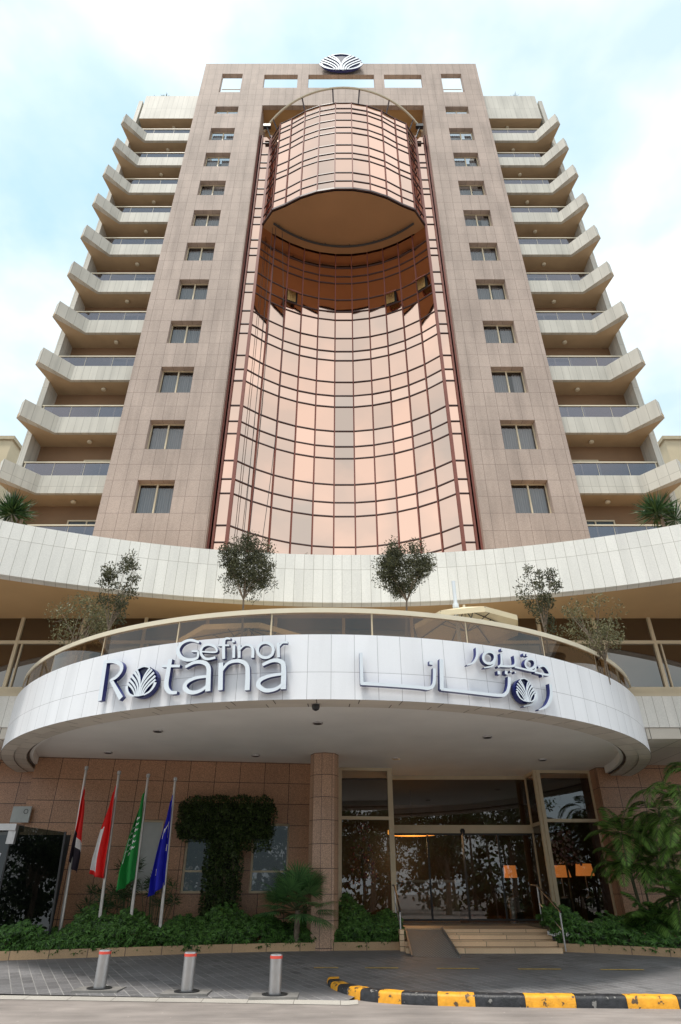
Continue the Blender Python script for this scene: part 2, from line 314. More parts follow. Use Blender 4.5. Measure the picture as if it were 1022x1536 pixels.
nz = n.new('ShaderNodeTexNoise'); nz.inputs['Scale'].default_value = 0.5; bn = n.new('ShaderNodeBump'); bn.inputs['Strength'].default_value = 0.25; bn.inputs['Distance'].default_value = 0.03
tcn = n.new('ShaderNodeTexCoord'); l.new(tcn.outputs['Object'], nz.inputs['Vector']); l.new(nz.outputs[0], bn.inputs['Height']); l.new(bn.outputs[0], b.inputs['Normal'])
M['copper'] = m
m, t, b = newmat('ramp_chequer_plate'); n = t.nodes; l = t.links
tcn = n.new('ShaderNodeTexCoord'); ck = n.new('ShaderNodeTexBrick'); ck.inputs['Scale'].default_value = 1; ck.inputs['Brick Width'].default_value = 0.07; ck.inputs['Row Height'].default_value = 0.05; ck.inputs['Mortar Size'].default_value = 0.012
ck.inputs['Color1'].default_value = (0.36, 0.35, 0.34, 1); ck.inputs['Color2'].default_value = (0.44, 0.43, 0.41, 1); ck.inputs['Mortar'].default_value = (0.09, 0.085, 0.08, 1)
l.new(tcn.outputs['UV'], ck.inputs['Vector']); l.new(ck.outputs[0], b.inputs['Base Color']); b.inputs['Roughness'].default_value = 0.5; b.inputs['Metallic'].default_value = 0.0
M['chequer'] = m

# ---------------------------------------------------------------- storeys
W = [17.11, 20.53, 23.97, 27.30, 30.63, 33.90, 37.09, 40.23, 43.49, 46.60, 49.69]
def K(z):
    if z <= W[0]: return (z - W[0]) / 3.42
    for i in range(10):
        if z <= W[i + 1]: return i + (z - W[i]) / (W[i + 1] - W[i])
    return 10 + (z - W[10]) / 3.1
def Zk(k):
    if k <= 0: return W[0] + 3.42 * k
    i = min(9, int(k)); return W[i] + (k - i) * (W[i + 1] - W[i]) if k <= 10 else W[10] + (k - 10) * 3.1
def uv_tower(x, y, z, nr):
    if abs(nr.z) > 0.7: return (x, y)
    return ((y if abs(nr.x) > abs(nr.y) else x), K(z) * 3.4)
def wall_holes(mb, x0, x1, z0, z1, y, holes, depth, m=0, back=None):
    xs = sorted({x0, x1} | {h[0] for h in holes} | {h[1] for h in holes}); zs = sorted({z0, z1} | {h[2] for h in holes} | {h[3] for h in holes})
    for i in range(len(xs) - 1):
        for j in range(len(zs) - 1):
            cx, cz = (xs[i] + xs[i + 1]) / 2, (zs[j] + zs[j + 1]) / 2
            if any(h[0] < cx < h[1] and h[2] < cz < h[3] for h in holes): continue
            mb.face([(xs[i], y, zs[j]), (xs[i + 1], y, zs[j]), (xs[i + 1], y, zs[j + 1]), (xs[i], y, zs[j + 1])], m)
            if back is not None: mb.face([(xs[i + 1], back, zs[j]), (xs[i], back, zs[j]), (xs[i], back, zs[j + 1]), (xs[i + 1], back, zs[j + 1])], m)
    d = depth
    for a, b_, c, e in holes:
        mb.face([(a, y, c), (a, y, e), (a, y + d, e), (a, y + d, c)], m); mb.face([(b_, y, e), (b_, y, c), (b_, y + d, c), (b_, y + d, e)], m)
        mb.face([(a, y, c), (a, y + d, c), (b_, y + d, c), (b_, y, c)], m); mb.face([(a, y, e), (b_, y, e), (b_, y + d, e), (a, y + d, e)], m)

# ================================================================ THE HOTEL
YT = 22.5
hotel = thing('hotel_building', 'tall pink granite hotel with curved copper mirror facade between stepped balconies and round entrance canopy', 'building', (0, 22.5, 0.3))
WX = [(-8.93, -7.29), (7.48, 9.12)]
LEG = [(-10.35, -5.6), (5.96, 10.40)]
# piers with window openings
for s in (0, 1):
    x0, x1 = LEG[s]; holes = [(WX[s][0], WX[s][1], Zk(k - 0.5), W[k]) for k in range(11)]
    holes = [h if i < 10 else (h[0], h[1], W[10] - 1.15, W[10] - 0.15) for i, h in enumerate(holes)]
    mb = MB(); wall_holes(mb, x0, x1, 8.0, 50.2, YT, holes, 0.38)
    mb.face([(x0, YT, 8), (x0, YT, 50.2), (x0, 27, 50.2), (x0, 27, 8)]); mb.face([(x1, YT, 50.2), (x1, YT, 8), (x1, 27, 8), (x1, 27, 50.2)])
    mb.build('pier', M['granite'], hotel, uv_tower)
    for k, h in enumerate(holes):
        a, b_, c, e = h; y = YT + 0.30
        f = MB(); t_ = 0.055
        f.box(a, y, c, b_, y + .07, c + t_); f.box(a, y, e - t_, b_, y + .07, e)
        f.box(a, y, c + t_, a + t_, y + .07, e - t_); f.box(b_ - t_, y, c + t_, b_, y + .07, e - t_)
        xm = (a + b_) / 2; f.box(xm - 0.035, y - 0.02, c + t_, xm + .035, y + .05, e - t_)
        win = f.build('window', M['cream'], hotel)
        for (p0, p1, dy) in ((a + t_, xm - .035, .02), (xm + .035, b_ - t_, .045)):
            tl = rnd.uniform(-.006, .006)
            g = MB(); g.face([(p0, y + dy + tl, c + t_), (p1, y + dy - tl, c + t_), (p1, y + dy - tl, e - t_), (p0, y + dy + tl, e - t_)]); g.build('pane', M['pane'], win)
        cu = MB(); nn = 44; amp = 0.018; g0, g1 = a + .05, b_ - .05
        gap = rnd.choice([0, 0, 0.12, 0.2]) if k > 0 else 0.05
        for i in range(nn):
            xa = g0 + (g1 - g0) * i / nn; xb = g0 + (g1 - g0) * (i + 1) / nn
            if abs((xa + xb) / 2 - xm - gap) < gap * .5: continue
            ya = y + .17 + amp * math.sin(i * 1.5); yb = y + .17 + amp * math.sin((i + 1) * 1.5)
            cu.face([(xa, ya, c), (xb, yb, c), (xb, yb, e - .12), (xa, ya, e - .12)], smooth=True)
        cu.build('curtain', M['curtain'], win)
        d = MB(); d.box(a - .1, y + .5, c - .1, b_ + .1, y + .55, e + .1); d.build('room_backing', M['dark'], win)
# parapet frame with open slots
mb = MB(); PH = [(-8.93, -7.38, 51.6, 54.4), (-5.75, -3.22, 52.25, 54.25), (-2.42, 2.52, 52.25, 54.25), (3.27, 6.10, 52.25, 54.25), (7.57, 9.11, 51.6, 54.4)]
wall_holes(mb, -10.35, 10.40, 49.7, 56.0, YT - 0.003, PH, 0.32, back=YT + .32)
mb.face([(-10.35, YT, 49.7), (-10.35, YT, 56), (-10.35, YT + .32, 56), (-10.35, YT + .32, 49.7)]); mb.face([(10.4, YT, 56), (10.4, YT, 49.7), (10.4, YT + .32, 49.7), (10.4, YT + .32, 56)])
mb.face([(-10.35, YT, 56), (10.4, YT, 56), (10.4, YT + .32, 56), (-10.35, YT + .32, 56)]); mb.face([(-10.35, YT, 49.7), (-10.35, YT + .32, 49.7), (10.4, YT + .32, 49.7), (10.4, YT, 49.7)])
mb.build('parapet_frame', M['granite'], hotel, uv_tower)
for a, b_ in ((-8.93, -7.38), (7.57, 9.11)):
    mb = MB(); mb.box(a, YT + .5, 51.6, b_, YT + .54, 52.45)
    k = a
    while k < b_: mb.box(k, YT + .46, 51.6, k + .05, YT + .5, 52.45); k += .13
    mb.box(a, YT + .45, 52.45, b_, YT + .58, 52.52); mb.build('ribbed_screen', M['balc_soffit'], hotel)
    mb = MB(); mb.tube([(a, YT + .5, 53.1), (b_, YT + .5, 53.1)], .03, 6); mb.build('slot_rail', M['cream'], hotel)
mb = MB(); mb.box(-5.6, YT + .32, 49.8, 5.96, 27.5, 50.1); mb.box(-5.6, 24.4, 46.2, 5.96, 24.6, 49.8); mb.box(-5.6, 22.96, 46.16, 5.96, 27, 46.24); mb.build('roof_slab', M['soffit_brown'], hotel)
mb = MB(); mb.box(-10.3, 27.0, 8, 10.35, 33, 50.1); mb.build('rear_block', M['granite'], hotel, uv_tower)

# -------- curved copper curtain wall
ROWS = [13.6, 14.2, 15.03, 16.67, 17.44, 18.47, 20.04, 20.79, 21.78, 23.41, 24.19, 25.17, 26.79, 27.5, 28.54, 30.05, 30.76, 31.79, 33.29, 33.94, 34.74, 36.25, 37.0, 37.9, 39.4, 40.0, 41.0, 42.4, 43.0, 44.0, 45.4, 46.2]
ROWS = [9.6, 10.4, 11.5, 13.1] + ROWS[1:]
cw = MB(); cw.box(-5.6, 26.3, 8, 5.96, 26.4, 46.1); cwall = cw.build('curtain_wall', M['dark'], hotel)
X0 = 0.19; HC = 4.98; SAG = 2.0; YE = 22.9
Rc = (HC * HC + SAG * SAG) / (2 * SAG); hb = math.asin(HC / Rc); NB = 11; cyc = YE + SAG - Rc
cpt = [(X0 + Rc * math.sin(-hb + 2 * hb * i / NB), cyc + Rc * math.cos(-hb + 2 * hb * i / NB)) for i in range(NB + 1)]
def bay(p, q, rows, parent, name='glass_bay', j=0.0035):
    g = MB()
    for i in range(len(rows) - 1):
        z0, z1 = rows[i] + .02, rows[i + 1] - .02; dx, dy = q[0] - p[0], q[1] - p[1]; ln = math.hypot(dx, dy); nx, ny = dy / ln, -dx / ln
        o = [rnd.uniform(-j, j) for _ in range(3)]; o.append(o[0] - o[1] + o[2])
        g.face([(p[0] + nx * o[0], p[1] + ny * o[0], z0), (q[0] + nx * o[1], q[1] + ny * o[1], z0), (q[0] + nx * o[2], q[1] + ny * o[2], z1), (p[0] + nx * o[3], p[1] + ny * o[3], z1)])
    return g.build(name, M['copper'], parent)
for i in range(NB): bay(cpt[i], cpt[i + 1], ROWS, cwall)
for p, q in (((-5.42, YE), cpt[0]), (cpt[-1], (5.78, YE))): bay(p, q, ROWS, cwall)
for i, (x, y) in enumerate([(-5.42, YE)] + cpt + [(5.78, YE)]):
    edge = i in (0, 1, NB + 1, NB + 2); w_ = 0.15 if edge else 0.055
    a = math.atan2(x - X0, y - cyc) if not edge else 0
    mb = MB(); dx, dy = math.cos(a), -math.sin(a); nx, ny = -math.sin(a), -math.cos(a); h = w_ / 2; dd = .12 if edge else .06
    P = [(x - dx * h + nx * 0.0, y - dy * h - .01), (x - dx * h + nx * dd, y - dy * h + ny * dd), (x + dx * h + nx * dd, y + dy * h + ny * dd), (x + dx * h, y + dy * h - .01)]
    mb.prism(P, 9.6, 46.2); mb.build('mullion', M['copper_frame'], cwall)
for s in (-1, 1):     # return between pier and glass
    x0 = -5.6 if s < 0 else 5.78; x1 = -5.42 if s < 0 else 5.96
    mb = MB(); mb.box(x0 + .003, 22.78, 9.6, x1 - .003, 22.98, 46.2); mb.build('edge_frame', M['copper_frame'], cwall)
for z in ROWS[1:-1]:
    mb = MB(); pl = [(-5.35, YE)] + cpt + [(5.71, YE)]
    for i in range(len(pl) - 1): mb.bar((pl[i][0], pl[i][1] - .02, z), (pl[i + 1][0], pl[i + 1][1] - .02, z), .05, .05)
    mb.build('transom', M['dark_frame'], cwall)
# opened vents with their curtains
for bi, z0, z1 in ((2, 30.79, 31.74), (8, 30.79, 31.74), (10, 30.79, 31.74)):
    p, q = cpt[bi], cpt[bi + 1]; dx, dy = q[0] - p[0], q[1] - p[1]; ln = math.hypot(dx, dy); nx, ny = dy / ln, -dx / ln
    p = (p[0] + dx * .08, p[1] + dy * .08); q = (q[0] - dx * .3, q[1] - dy * .3)
    sw = MB(); T_ = [(p[0] + nx * .1, p[1] + ny * .1, z1), (q[0] + nx * .1, q[1] + ny * .1, z1), (q[0] + nx * .62, q[1] + ny * .62, z0 + .25), (p[0] + nx * .62, p[1] + ny * .62, z0 + .25)]
    for a in range(4): sw.bar(T_[a], T_[(a + 1) % 4], .05, .05)
    vent = sw.build('open_vent', M['copper_frame'], cwall)
    g = MB(); g.face(T_); g.build('pane', M['brown_glass'], vent)
    d = MB(); d.face([(p[0] + nx * .03, p[1] + ny * .03, z0), (q[0] + nx * .03, q[1] + ny * .03, z0), (q[0] + nx * .03, q[1] + ny * .03, z1), (p[0] + nx * .03, p[1] + ny * .03, z1)]); d.build('vent_opening', M['dark'], vent)
    cu = MB()
    for i in range(14):
        ta, tb = i / 14 * .8, (i + 1) / 14 * .8; oa = .08 + .02 * math.sin(i * 2); ob = .08 + .02 * math.sin(i * 2 + 2)
        cu.face([(p[0] + (q[0] - p[0]) * ta + nx * oa, p[1] + (q[1] - p[1]) * ta + ny * oa, z0 + .05), (p[0] + (q[0] - p[0]) * tb + nx * ob, p[1] + (q[1] - p[1]) * tb + ny * ob, z0 + .05),
                 (p[0] + (q[0] - p[0]) * tb + nx * ob, p[1] + (q[1] - p[1]) * tb + ny * ob, z1), (p[0] + (q[0] - p[0]) * ta + nx * oa, p[1] + (q[1] - p[1]) * ta + ny * oa, z1)])
    cu.build('vent_curtain', M['ochre'], vent)
# -------- convex drum at the top
DZ0 = 36.1; DR = [36.1, 36.89, 37.74, 39.23, 39.85, 40.77, 42.16, 42.82, 43.69, 44.61, 45.15, 45.85]
ys = 20.55; sg = YE - ys; Rd = (HC * HC + sg * sg) / (2 * sg); hd = math.asin(HC / Rd); cyd = ys + Rd; ND = 12
dpt = [(X0 + Rd * math.sin(-hd + 2 * hd * (i) / (ND - 1)), cyd - Rd * math.cos(-hd + 2 * hd * (i) / (ND - 1))) for i in range(ND)]
dpt[0] = (X0 - 5.04, 22.98); dpt[-1] = (X0 + 5.04, 22.98); dpt[1] = (X0 - 4.22, 21.86); dpt[-2] = (X0 + 4.22, 21.86)
mb = MB(); mb.prism([(x, y + .12) for x, y in dpt] + [(x, y - .08) for x, y in reversed(cpt)][1:-1], DZ0 - .04, DZ0 + .2, 1, mb=0)
drum = mb.build('drum', [M['drum_soffit'], M['dark_frame']], hotel)
mb = MB(); mb.prism([(x, y + .2) for x, y in dpt] + [(5.1, 23.2), (-4.7, 23.2)], 45.3, 45.75, 0); mb.build('drum_roof', M['dark_frame'], drum)
for i in range(ND - 1): bay(dpt[i], dpt[i + 1], DR, drum, j=.003)
for i, (x, y) in enumerate(dpt):
    a = math.atan2(x - X0, cyd - y); mb = MB(); h = .03; dx, dy = math.cos(a), math.sin(a); nx, ny = math.sin(a), -math.cos(a)
    P = [(x - dx * h, y - dy * h + .01), (x - dx * h + nx * .06, y - dy * h + ny * .06), (x + dx * h + nx * .06, y + dy * h + ny * .06), (x + dx * h, y + dy * h + .01)]
    mb.prism(P, DZ0, 45.87); mb.build('mullion', M['copper_frame'], drum)
for z in DR:
    mb = MB(); hh = .05 if z > DZ0 else .14
    for i in range(ND - 1): mb.bar((dpt[i][0], dpt[i][1] - .02, z), (dpt[i + 1][0], dpt[i + 1][1] - .02, z), .04 if z > DZ0 else .08, hh)
    mb.build('transom', M['dark_frame'], drum)
mb = MB(); pts = [(X0 + (Rc - .75) * math.sin(-hb * .93 + 1.86 * hb * i / 24), cyc + (Rc - .75) * math.cos(-hb * .93 + 1.86 * hb * i / 24), DZ0 - .22) for i in range(25)]
mb.tube(pts, .07, 8)
for k in range(1, 24, 4): mb.tube([pts[k], (pts[k][0], pts[k][1], DZ0)], .03, 6)
mb.build('cradle_rail', M['black'], drum)
# rail ring standing off the drum top
mb = MB(); Rr = Rd + .45; hr = hd * 1.05
rp = [(X0 + Rr * math.sin(-hr + 2 * hr * i / 36), cyd - Rr * math.cos(-hr + 2 * hr * i / 36), 46.85) for i in range(37)]
mb.tube(rp, .075, 8); mb.build('ring_rail', M['cream_light'], drum)
for k in (3, 10, 16, 21, 27, 33):
    x, y, z = rp[k]; a = math.atan2(x - X0, cyd - y); mb = MB(); mb.tube([(x, y, z), (x - .75 * math.sin(a), y + .75 * math.cos(a), 45.4)], .05, 6); mb.build('ring_bracket', M['dark_frame'], drum)
for s in (-1, 1):
    mb = MB(); x = X0 + s * (HC + .25); mb.box(x - .25, 22.2, 46.3, x + .25, 22.45, 46.6); mb.tube([(x, 22.3, 46.3), (x - s * .3, 22.4, 45.2)], .05, 6); mb.build('ring_motor', M['black'], drum)

# -------- wings with balconies
XB = 13.45; XF = 14.55; YBAL = 22.85
BZ = [16.65, 20.06, 23.41, 26.79, 30.02, 33.29, 36.43, 39.5, 42.62, 45.66]
BZ = [13.3] + BZ
for s in (-1, 1):
    xi = 10.35 if s < 0 else 10.40
    def sx(x): return s * x
    def fl(poly): return poly if s > 0 else list(reversed(poly))
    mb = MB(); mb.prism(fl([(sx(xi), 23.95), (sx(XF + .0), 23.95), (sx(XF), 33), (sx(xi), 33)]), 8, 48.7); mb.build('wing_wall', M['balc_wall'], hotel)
    mb = MB(); mb.prism(fl([(sx(XF), 22.95), (sx(XF + .28), 22.95), (sx(XF + .28), 33), (sx(XF), 33)]), 8, 51.3); mb.build('wing_fin', M['concrete'], hotel)
    mb = MB(); mb.prism(fl([(sx(xi), YBAL), (sx(XF - .2), YBAL), (sx(XF - .2), 33), (sx(xi), 33)]), 48.6, 51.8, 0, mb=1); mb.build('wing_parapet', [M['concrete'], M['balc_soffit']], hotel)
    for k, zb in enumerate(BZ):
        zt = zb + .95
        outl = [(sx(xi), YBAL), (sx(XB), YBAL), (sx(XF + .02), 21.62), (sx(XF + .24), 21.80)]
        # slab
        mb = MB(); mb.prism(fl(outl + [(sx(XF + .02), 22.98), (sx(XF), 23.95), (sx(xi), 23.95)]), zb, zb + .22, 0)
        bal = mb.build('balcony', M['balc_soffit'], hotel)
        # upstand following the outline
        mb = MB(); t_ = .16
        o3 = [(sx(xi), YBAL - .01), (sx(XB), YBAL - .01), (sx(XF - .02), 21.58)]; i3 = [(sx(xi), YBAL + t_), (sx(XB + .06), YBAL + t_), (sx(XF + .24), 21.82)]
        for a in range(2):
            q = [o3[a], o3[a + 1], i3[a + 1], i3[a]]; mb.prism(fl(q), zb - .006, zt)
        mb.build('upstand', M['concrete'], bal)
        # glass rail
        zr = zt + .82
        g = MB(); g.prism(fl([(sx(xi), YBAL + .18), (sx(XF - .1), YBAL + .18), (sx(XF - .1), YBAL + .195), (sx(xi), YBAL + .195)]), zb + .3, zr)
        g.build('glass_screen', M['balc_glass'], bal)
        g = MB(); g.prism(fl([(sx(xi), YBAL + .14), (sx(XF - .02), YBAL + .14), (sx(XF - .02), YBAL + .24), (sx(xi), YBAL + .24)]), zr, zr + .06)
        for xx in (XF - .12,): g.prism(fl([(sx(xx), YBAL + .17), (sx(xx + .05), YBAL + .17), (sx(xx + .05), YBAL + .22), (sx(xx), YBAL + .22)]), zb + .3, zr)
        for xx in (xi + 1.35, xi + 2.75): g.prism(fl([(sx(xx), YBAL + .172), (sx(xx + .012), YBAL + .172), (sx(xx + .012), YBAL + .205), (sx(xx), YBAL + .205)]), zb + .3, zr)
        g.build('handrail', M['cream_light'], bal)
        # sliding door and lamp
        zf = zb + .22; zh = zf + 2.35
        if zh < 48.6:
            f = MB(); xa, xb = xi + .15, xi + 1.9
            for (a, b_, c, e) in ((xa, xb, zh - .07, zh), (xa, xa + .06, zf, zh - .07), (xb - .06, xb, zf, zh - .07), ((xa + xb) / 2 - .03, (xa + xb) / 2 + .03, zf, zh - .07)):
                f.prism(fl([(sx(a), 23.86), (sx(b_), 23.86), (sx(b_), 23.94), (sx(a), 23.94)]), c, e)
            f.build('sliding_door', M['cream'], bal)
            f = MB(); f.prism(fl([(sx(xa), 23.90), (sx(xb), 23.90), (sx(xb), 23.93), (sx(xa), 23.93)]), zf, zh - .07); f.build('door_pane', M['black_glass'], bal)
            f = MB(); zc = BZ[k + 1] if k < 10 else 48.6; f.lathe([(.05, zc - .16), (.11, zc - .13), (.12, zc - .06), (.07, zc - .004)], sx(12.0), 23.45, 12); f.build('ceiling_lamp', M['cream_light'], bal)

# -------- gallery band over the podium
GX, GY, GR = 0.3, -7.4, 25.05
mb = MB(); mb.arc(GX, GY, GR, 55, 125, 9.2, 10.85, -.35, 64, 0); mb.build('gallery_parapet', M['travertine'], hotel)
poly = [(GX + (GR + .3) * math.cos(R(125 - 70 * i / 40)), GY + (GR + .3) * math.sin(R(125 - 70 * i / 40))) for i in range(41)]
mb = MB(); mb.prism([(-14.2, 24), ] + poly + [(14.8, 24)], 9.23, 9.6, 0) if False else mb.prism(poly + [(14.8, 24), (-14.2, 24)], 9.23, 9.6, 0)
mb.build('gallery_slab', M['soffit_brown'], hotel)
# podium glazed wall
YP = 19.0
mb = MB(); mb.face([(-15, YP, 6.95), (15, YP, 6.95), (15, YP, 9.23), (-15, YP, 9.23)]); pg = mb.build('podium_glazing', M['brown_glass'], hotel)
xs = [-14.5, -12.3, -10.3, -8.3, -6.3, -4.3, -2.1, 0.1, 2.3, 4.5, 6.4, 8.2, 10.0, 12.2, 14.5]
for x in xs:
    mb = MB(); mb.box(x - .05, YP - .08, 6.95, x + .05, YP + .02, 9.23); mb.build('mullion', M['cream'], pg)
    mb = MB(); mb.box(x + .16, YP - .06, 6.95, x + .20, YP + .02, 8.35); mb.build('mullion', M['cream'], pg)
mb = MB(); mb.box(-15, YP - .09, 8.35, 15, YP - .01, 8.45); mb.box(-15, YP - .09, 6.87, 15, YP + .01, 6.97); mb.build('transom', M['cream'], pg)
mb = MB(); mb.box(-15, 24.0, 6.5, 15, 24.1, 9.2); mb.box(-15, YP + .1, 6.3, 15, 24, 6.4); mb.build('room_backing', M['dark'], pg)
for s in (-1, 1):
    x0, x1 = (-15, -9.0) if s < 0 else (8.4, 15)
    mb = MB(); mb.box(x0, YP - .35, 5.72, x1, YP - .05, 6.62); mb.build('podium_parapet', M['travertine'], hotel)
    mb = MB(); mb.box(x0, YP - .30, 6.62, x1, YP - .02, 6.72); mb.box(x0, YP - .12, 6.72, x1, YP - .02, 6.87); mb.build('podium_sill', M['cream'], hotel)
    mb = MB(); mb.box(x0 if s < 0 else 8.9, YP - .3, 5.41, x1 if s > 0 else -9.3, YP + 5.2, 5.71); mb.build('podium_soffit', M['soffit_rim'], hotel)

# -------- round entrance canopy
KX, KY, KR = -0.42, 23.2, 10.33
A0, A1 = 180 - 6, 366
A0, A1 = 183, 357
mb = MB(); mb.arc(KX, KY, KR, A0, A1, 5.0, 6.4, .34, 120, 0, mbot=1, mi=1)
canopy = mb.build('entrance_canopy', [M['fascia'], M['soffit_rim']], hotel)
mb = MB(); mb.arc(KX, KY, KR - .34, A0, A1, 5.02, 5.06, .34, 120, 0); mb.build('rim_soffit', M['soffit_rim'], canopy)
mb = MB(); mb.arc(KX, KY, KR - .74, A0, A1, 5.10, 5.34, .10, 120, 0); mb.build('soffit_step', M['soffit'], canopy)
mb = MB(); mb.arc(KX, KY, KR - .69, A0, A1, 5.07, 5.12, .06, 120, 0); mb.build('rim_groove', M['black'], canopy)
poly = [(KX + (KR - .4) * math.cos(R(A0 + (A1 - A0) * i / 90)), KY + (KR - .4) * math.sin(R(A0 + (A1 - A0) * i / 90))) for i in range(91)]
mb = MB(); mb.prism(poly + [(9.8, 25.3), (-10.8, 25.3)], 5.32, 6.2, 0); mb.build('canopy_slab', M['soffit'], canopy)
for x, y in ((-4.9, 17.23), (-2.68, 20.7), (-7.18, 20.2), (-0.58, 16.31), (4.09, 17.98), (1.79, 21.19), (6.58, 21.42)):
    mb = MB(); mb.lathe([(.13, 5.285), (.135, 5.325)], x, y, 20); dl = mb.build('downlight', M['steel'], canopy)
    mb = MB(); mb.lathe([(.10, 5.278), (.10, 5.29)], x, y, 16); mb.build('lamp_well', M['black'], dl)
# terrace balustrade
BR_ = KR - .12; nseg = 13
for i in range(nseg):
    a = A0 + 5 + (A1 - A0 - 10) * i / nseg; b_ = A0 + 5 + (A1 - A0 - 10) * (i + 1) / nseg
    mb = MB(); mb.arc(KX, KY, BR_, a + .12, b_ - .12, 6.4, 6.95, .014, 10, 0); mb.build('glass_screen', M['rail_glass'], canopy)
    mb = MB(); c, q = math.cos(R(a)), math.sin(R(a)); mb.bar((KX + (BR_ - .03) * c, KY + (BR_ - .03) * q, 6.38), (KX + (BR_ - .03) * c, KY + (BR_ - .03) * q, 6.95), .035, .04, up=(c, q, 0)); mb.build('balustrade_post', M['cream'], canopy)
mb = MB(); mb.arc(KX, KY, BR_ + .03, A0 + 4, A1 - 4, 6.95, 7.06, .10, 110, 0); mb.build('handrail', M['cream_light'], canopy)

# -------- ground floor
mb = MB(); mb.prism([(-9.69, 20.96), (-0.9, 22.25), (-0.9, 22.6), (-9.69, 21.4)], 0.1, 5.33)
mb2 = MB()
def wl(x): return 20.96 + (x + 9.69) * (22.32 - 20.96) / (9.62)
# wall with windows, skewed: build in local x then shift y
tmp = MB(); WH = [(-6.32, -5.52, 1.6, 3.56), (-4.80, -3.62, 1.6, 3.5), (-2.78, -1.63, 1.6, 3.5)]
wall_holes(tmp, -9.69, -0.07, 0.1, 5.33, 0, WH, .22)
tmp.face([(-9.69, 0, .1), (-9.69, 0, 5.33), (-9.69, 1.4, 5.33), (-9.69, 1.4, .1)])
tmp.v = [(x, y + wl(x), z) for x, y, z in tmp.v]; tmp.build('ground_wall', M['granite_shaded'], hotel)
for i, (a, b_, c, e) in enumerate(WH):
    f = MB(); t_ = .06
    f.box(a, .12, c, b_, .18, c + t_); f.box(a, .12, e - t_, b_, .18, e); f.box(a, .12, c + t_, a + t_, .18, e - t_); f.box(b_ - t_, .12, c + t_, b_, .18, e - t_)
    if i: f.box(a + t_, .13, c + .55, b_ - t_, .17, c + .6)
    f.v = [(x, y + wl(x), z) for x, y, z in f.v]; w1 = f.build('window', M['cream'], hotel)
    g = MB(); g.face([(a + t_, .16, c + t_), (b_ - t_, .16, c + t_), (b_ - t_, .16, e - t_), (a + t_, .16, e - t_)]); g.v = [(x, y + wl(x), z) for x, y, z in g.v]
    g.build('pane', plain('frosted_pane', (0.42, 0.45, 0.44, 1), .35, var=.06) if i == 0 else M['black_glass'], w1)
mb = MB(); mb.box(-15, 21.9, 0.1, -9.69, 22.2, 5.4); mb.build('ground_wall', M['granite_shaded'], hotel)
mb = MB(); mb.prism([(8.85, 22.9), (15, 23.3), (15, 23.7), (8.85, 23.7)], .1, 5.45); mb.build('ground_wall', M['granite_shaded'], hotel)
# column
mb = MB(); mb.lathe([(.44, .1), (.44, 5.335)], -.5, 20.65, 8, 0, False)
for fi in range(8):
    mb.uv[fi] = [(fi * .45, .1), (fi * .45 + .45, .1), (fi * .45 + .45, 5.33), (fi * .45, 5.33)]
mb.build('column', M['granite_col'], hotel)
# entrance glazing
def glazing(x0, y0, x1, y1, zs, parent, post0=.07, post1=.07, name='side_glazing'):
    f = MB(); f.bar((x0, y0, .75), (x0, y0, 5.33), post0, .12, up=(x1 - x0, y1 - y0, 0)); f.bar((x1, y1, .75), (x1, y1, 5.33), post1, .12, up=(x1 - x0, y1 - y0, 0))
    for z in zs: f.bar((x0, y0 - .004, z), (x1, y1 - .004, z), .10, .10)
    o = f.build(name, M['cream'], parent)
    for za, zb in zip(zs[:-1], zs[1:]):
        g = MB(); g.face([(x0, y0, za), (x1, y1, za), (x1, y1, zb), (x0, y0, zb)]); g.build('pane', M['door_glass'], o)
    return o
glazing(-.02, 23.0, 1.68, 23.15, [.8, 3.75, 5.28], hotel, .07, .12)
glazing(1.74, 23.15, 1.76, 24.8, [.8, 3.60, 5.28], hotel, .1, .05)
glazing(6.90, 23.6, 6.86, 24.8, [.8, 3.66, 5.28], hotel, .16, .05)
glazing(6.98, 23.55, 8.85, 23.65, [.8, 3.72, 5.28], hotel, .14, .08)
f = MB(); f.box(1.8, 24.72, 3.42, 6.85, 24.95, 3.68); f.box(1.8, 24.75, 5.2, 6.85, 24.9, 5.32)
door = f.build('entrance_door', M['cream'], hotel)
g = MB(); g.face([(1.8, 24.82, 3.68), (6.85, 24.82, 3.68), (6.85, 24.82, 5.2), (1.8, 24.82, 5.2)]); g.build('transom_pane', M['door_glass'], door)
for i, x in enumerate((1.85, 3.09, 4.34, 5.59)):
    yy = 24.84 if i in (0, 3) else 24.79
    fr = MB(); x1 = x + 1.24
    for (a, b_, c, e) in ((x, x1, .81, .87), (x, x1, 3.36, 3.42), (x, x + .03, .87, 3.36), (x1 - .03, x1, .87, 3.36)): fr.box(a, yy - .02, c, b_, yy + .02, e)
    lf = fr.build('door_leaf', M['black'], door)
    g = MB(); g.face([(x + .03, yy, .87), (x1 - .03, yy, .87), (x1 - .03, yy, 3.36), (x + .03, yy, 3.36)]); g.build('pane', M['door_glass'], lf)
mb = MB(); mb.lathe([(.02, 3.40), (.07, 3.41), (.09, 3.5), (.05, 3.56)], 4.34, 24.7, 12); mb.build('door_sensor', M['black'], door)
# lobby shell
mb = MB(); mb.box(-.1, 33, .7, 12, 33.2, 5.4); mb.box(-.2, 23.4, .7, -.05, 33, 5.4); mb.box(12, 23.8, .7, 12.2, 33, 5.4); mb.box(-.1, 25.3, 5.25, 12, 33, 5.4, 1)
mb.build('lobby_walls', [plain('lobby_panelling', (.07, .045, .03, 1), .4, var=.3, scale=2), M['dark']], hotel)
mb = MB(); mb.box(-.1, 23.3, .6, 12, 33, .79); mb.build('lobby_floor', plain('lobby_floor_stone', (.16, .11, .07, 1), .15, var=.2, scale=2), hotel)

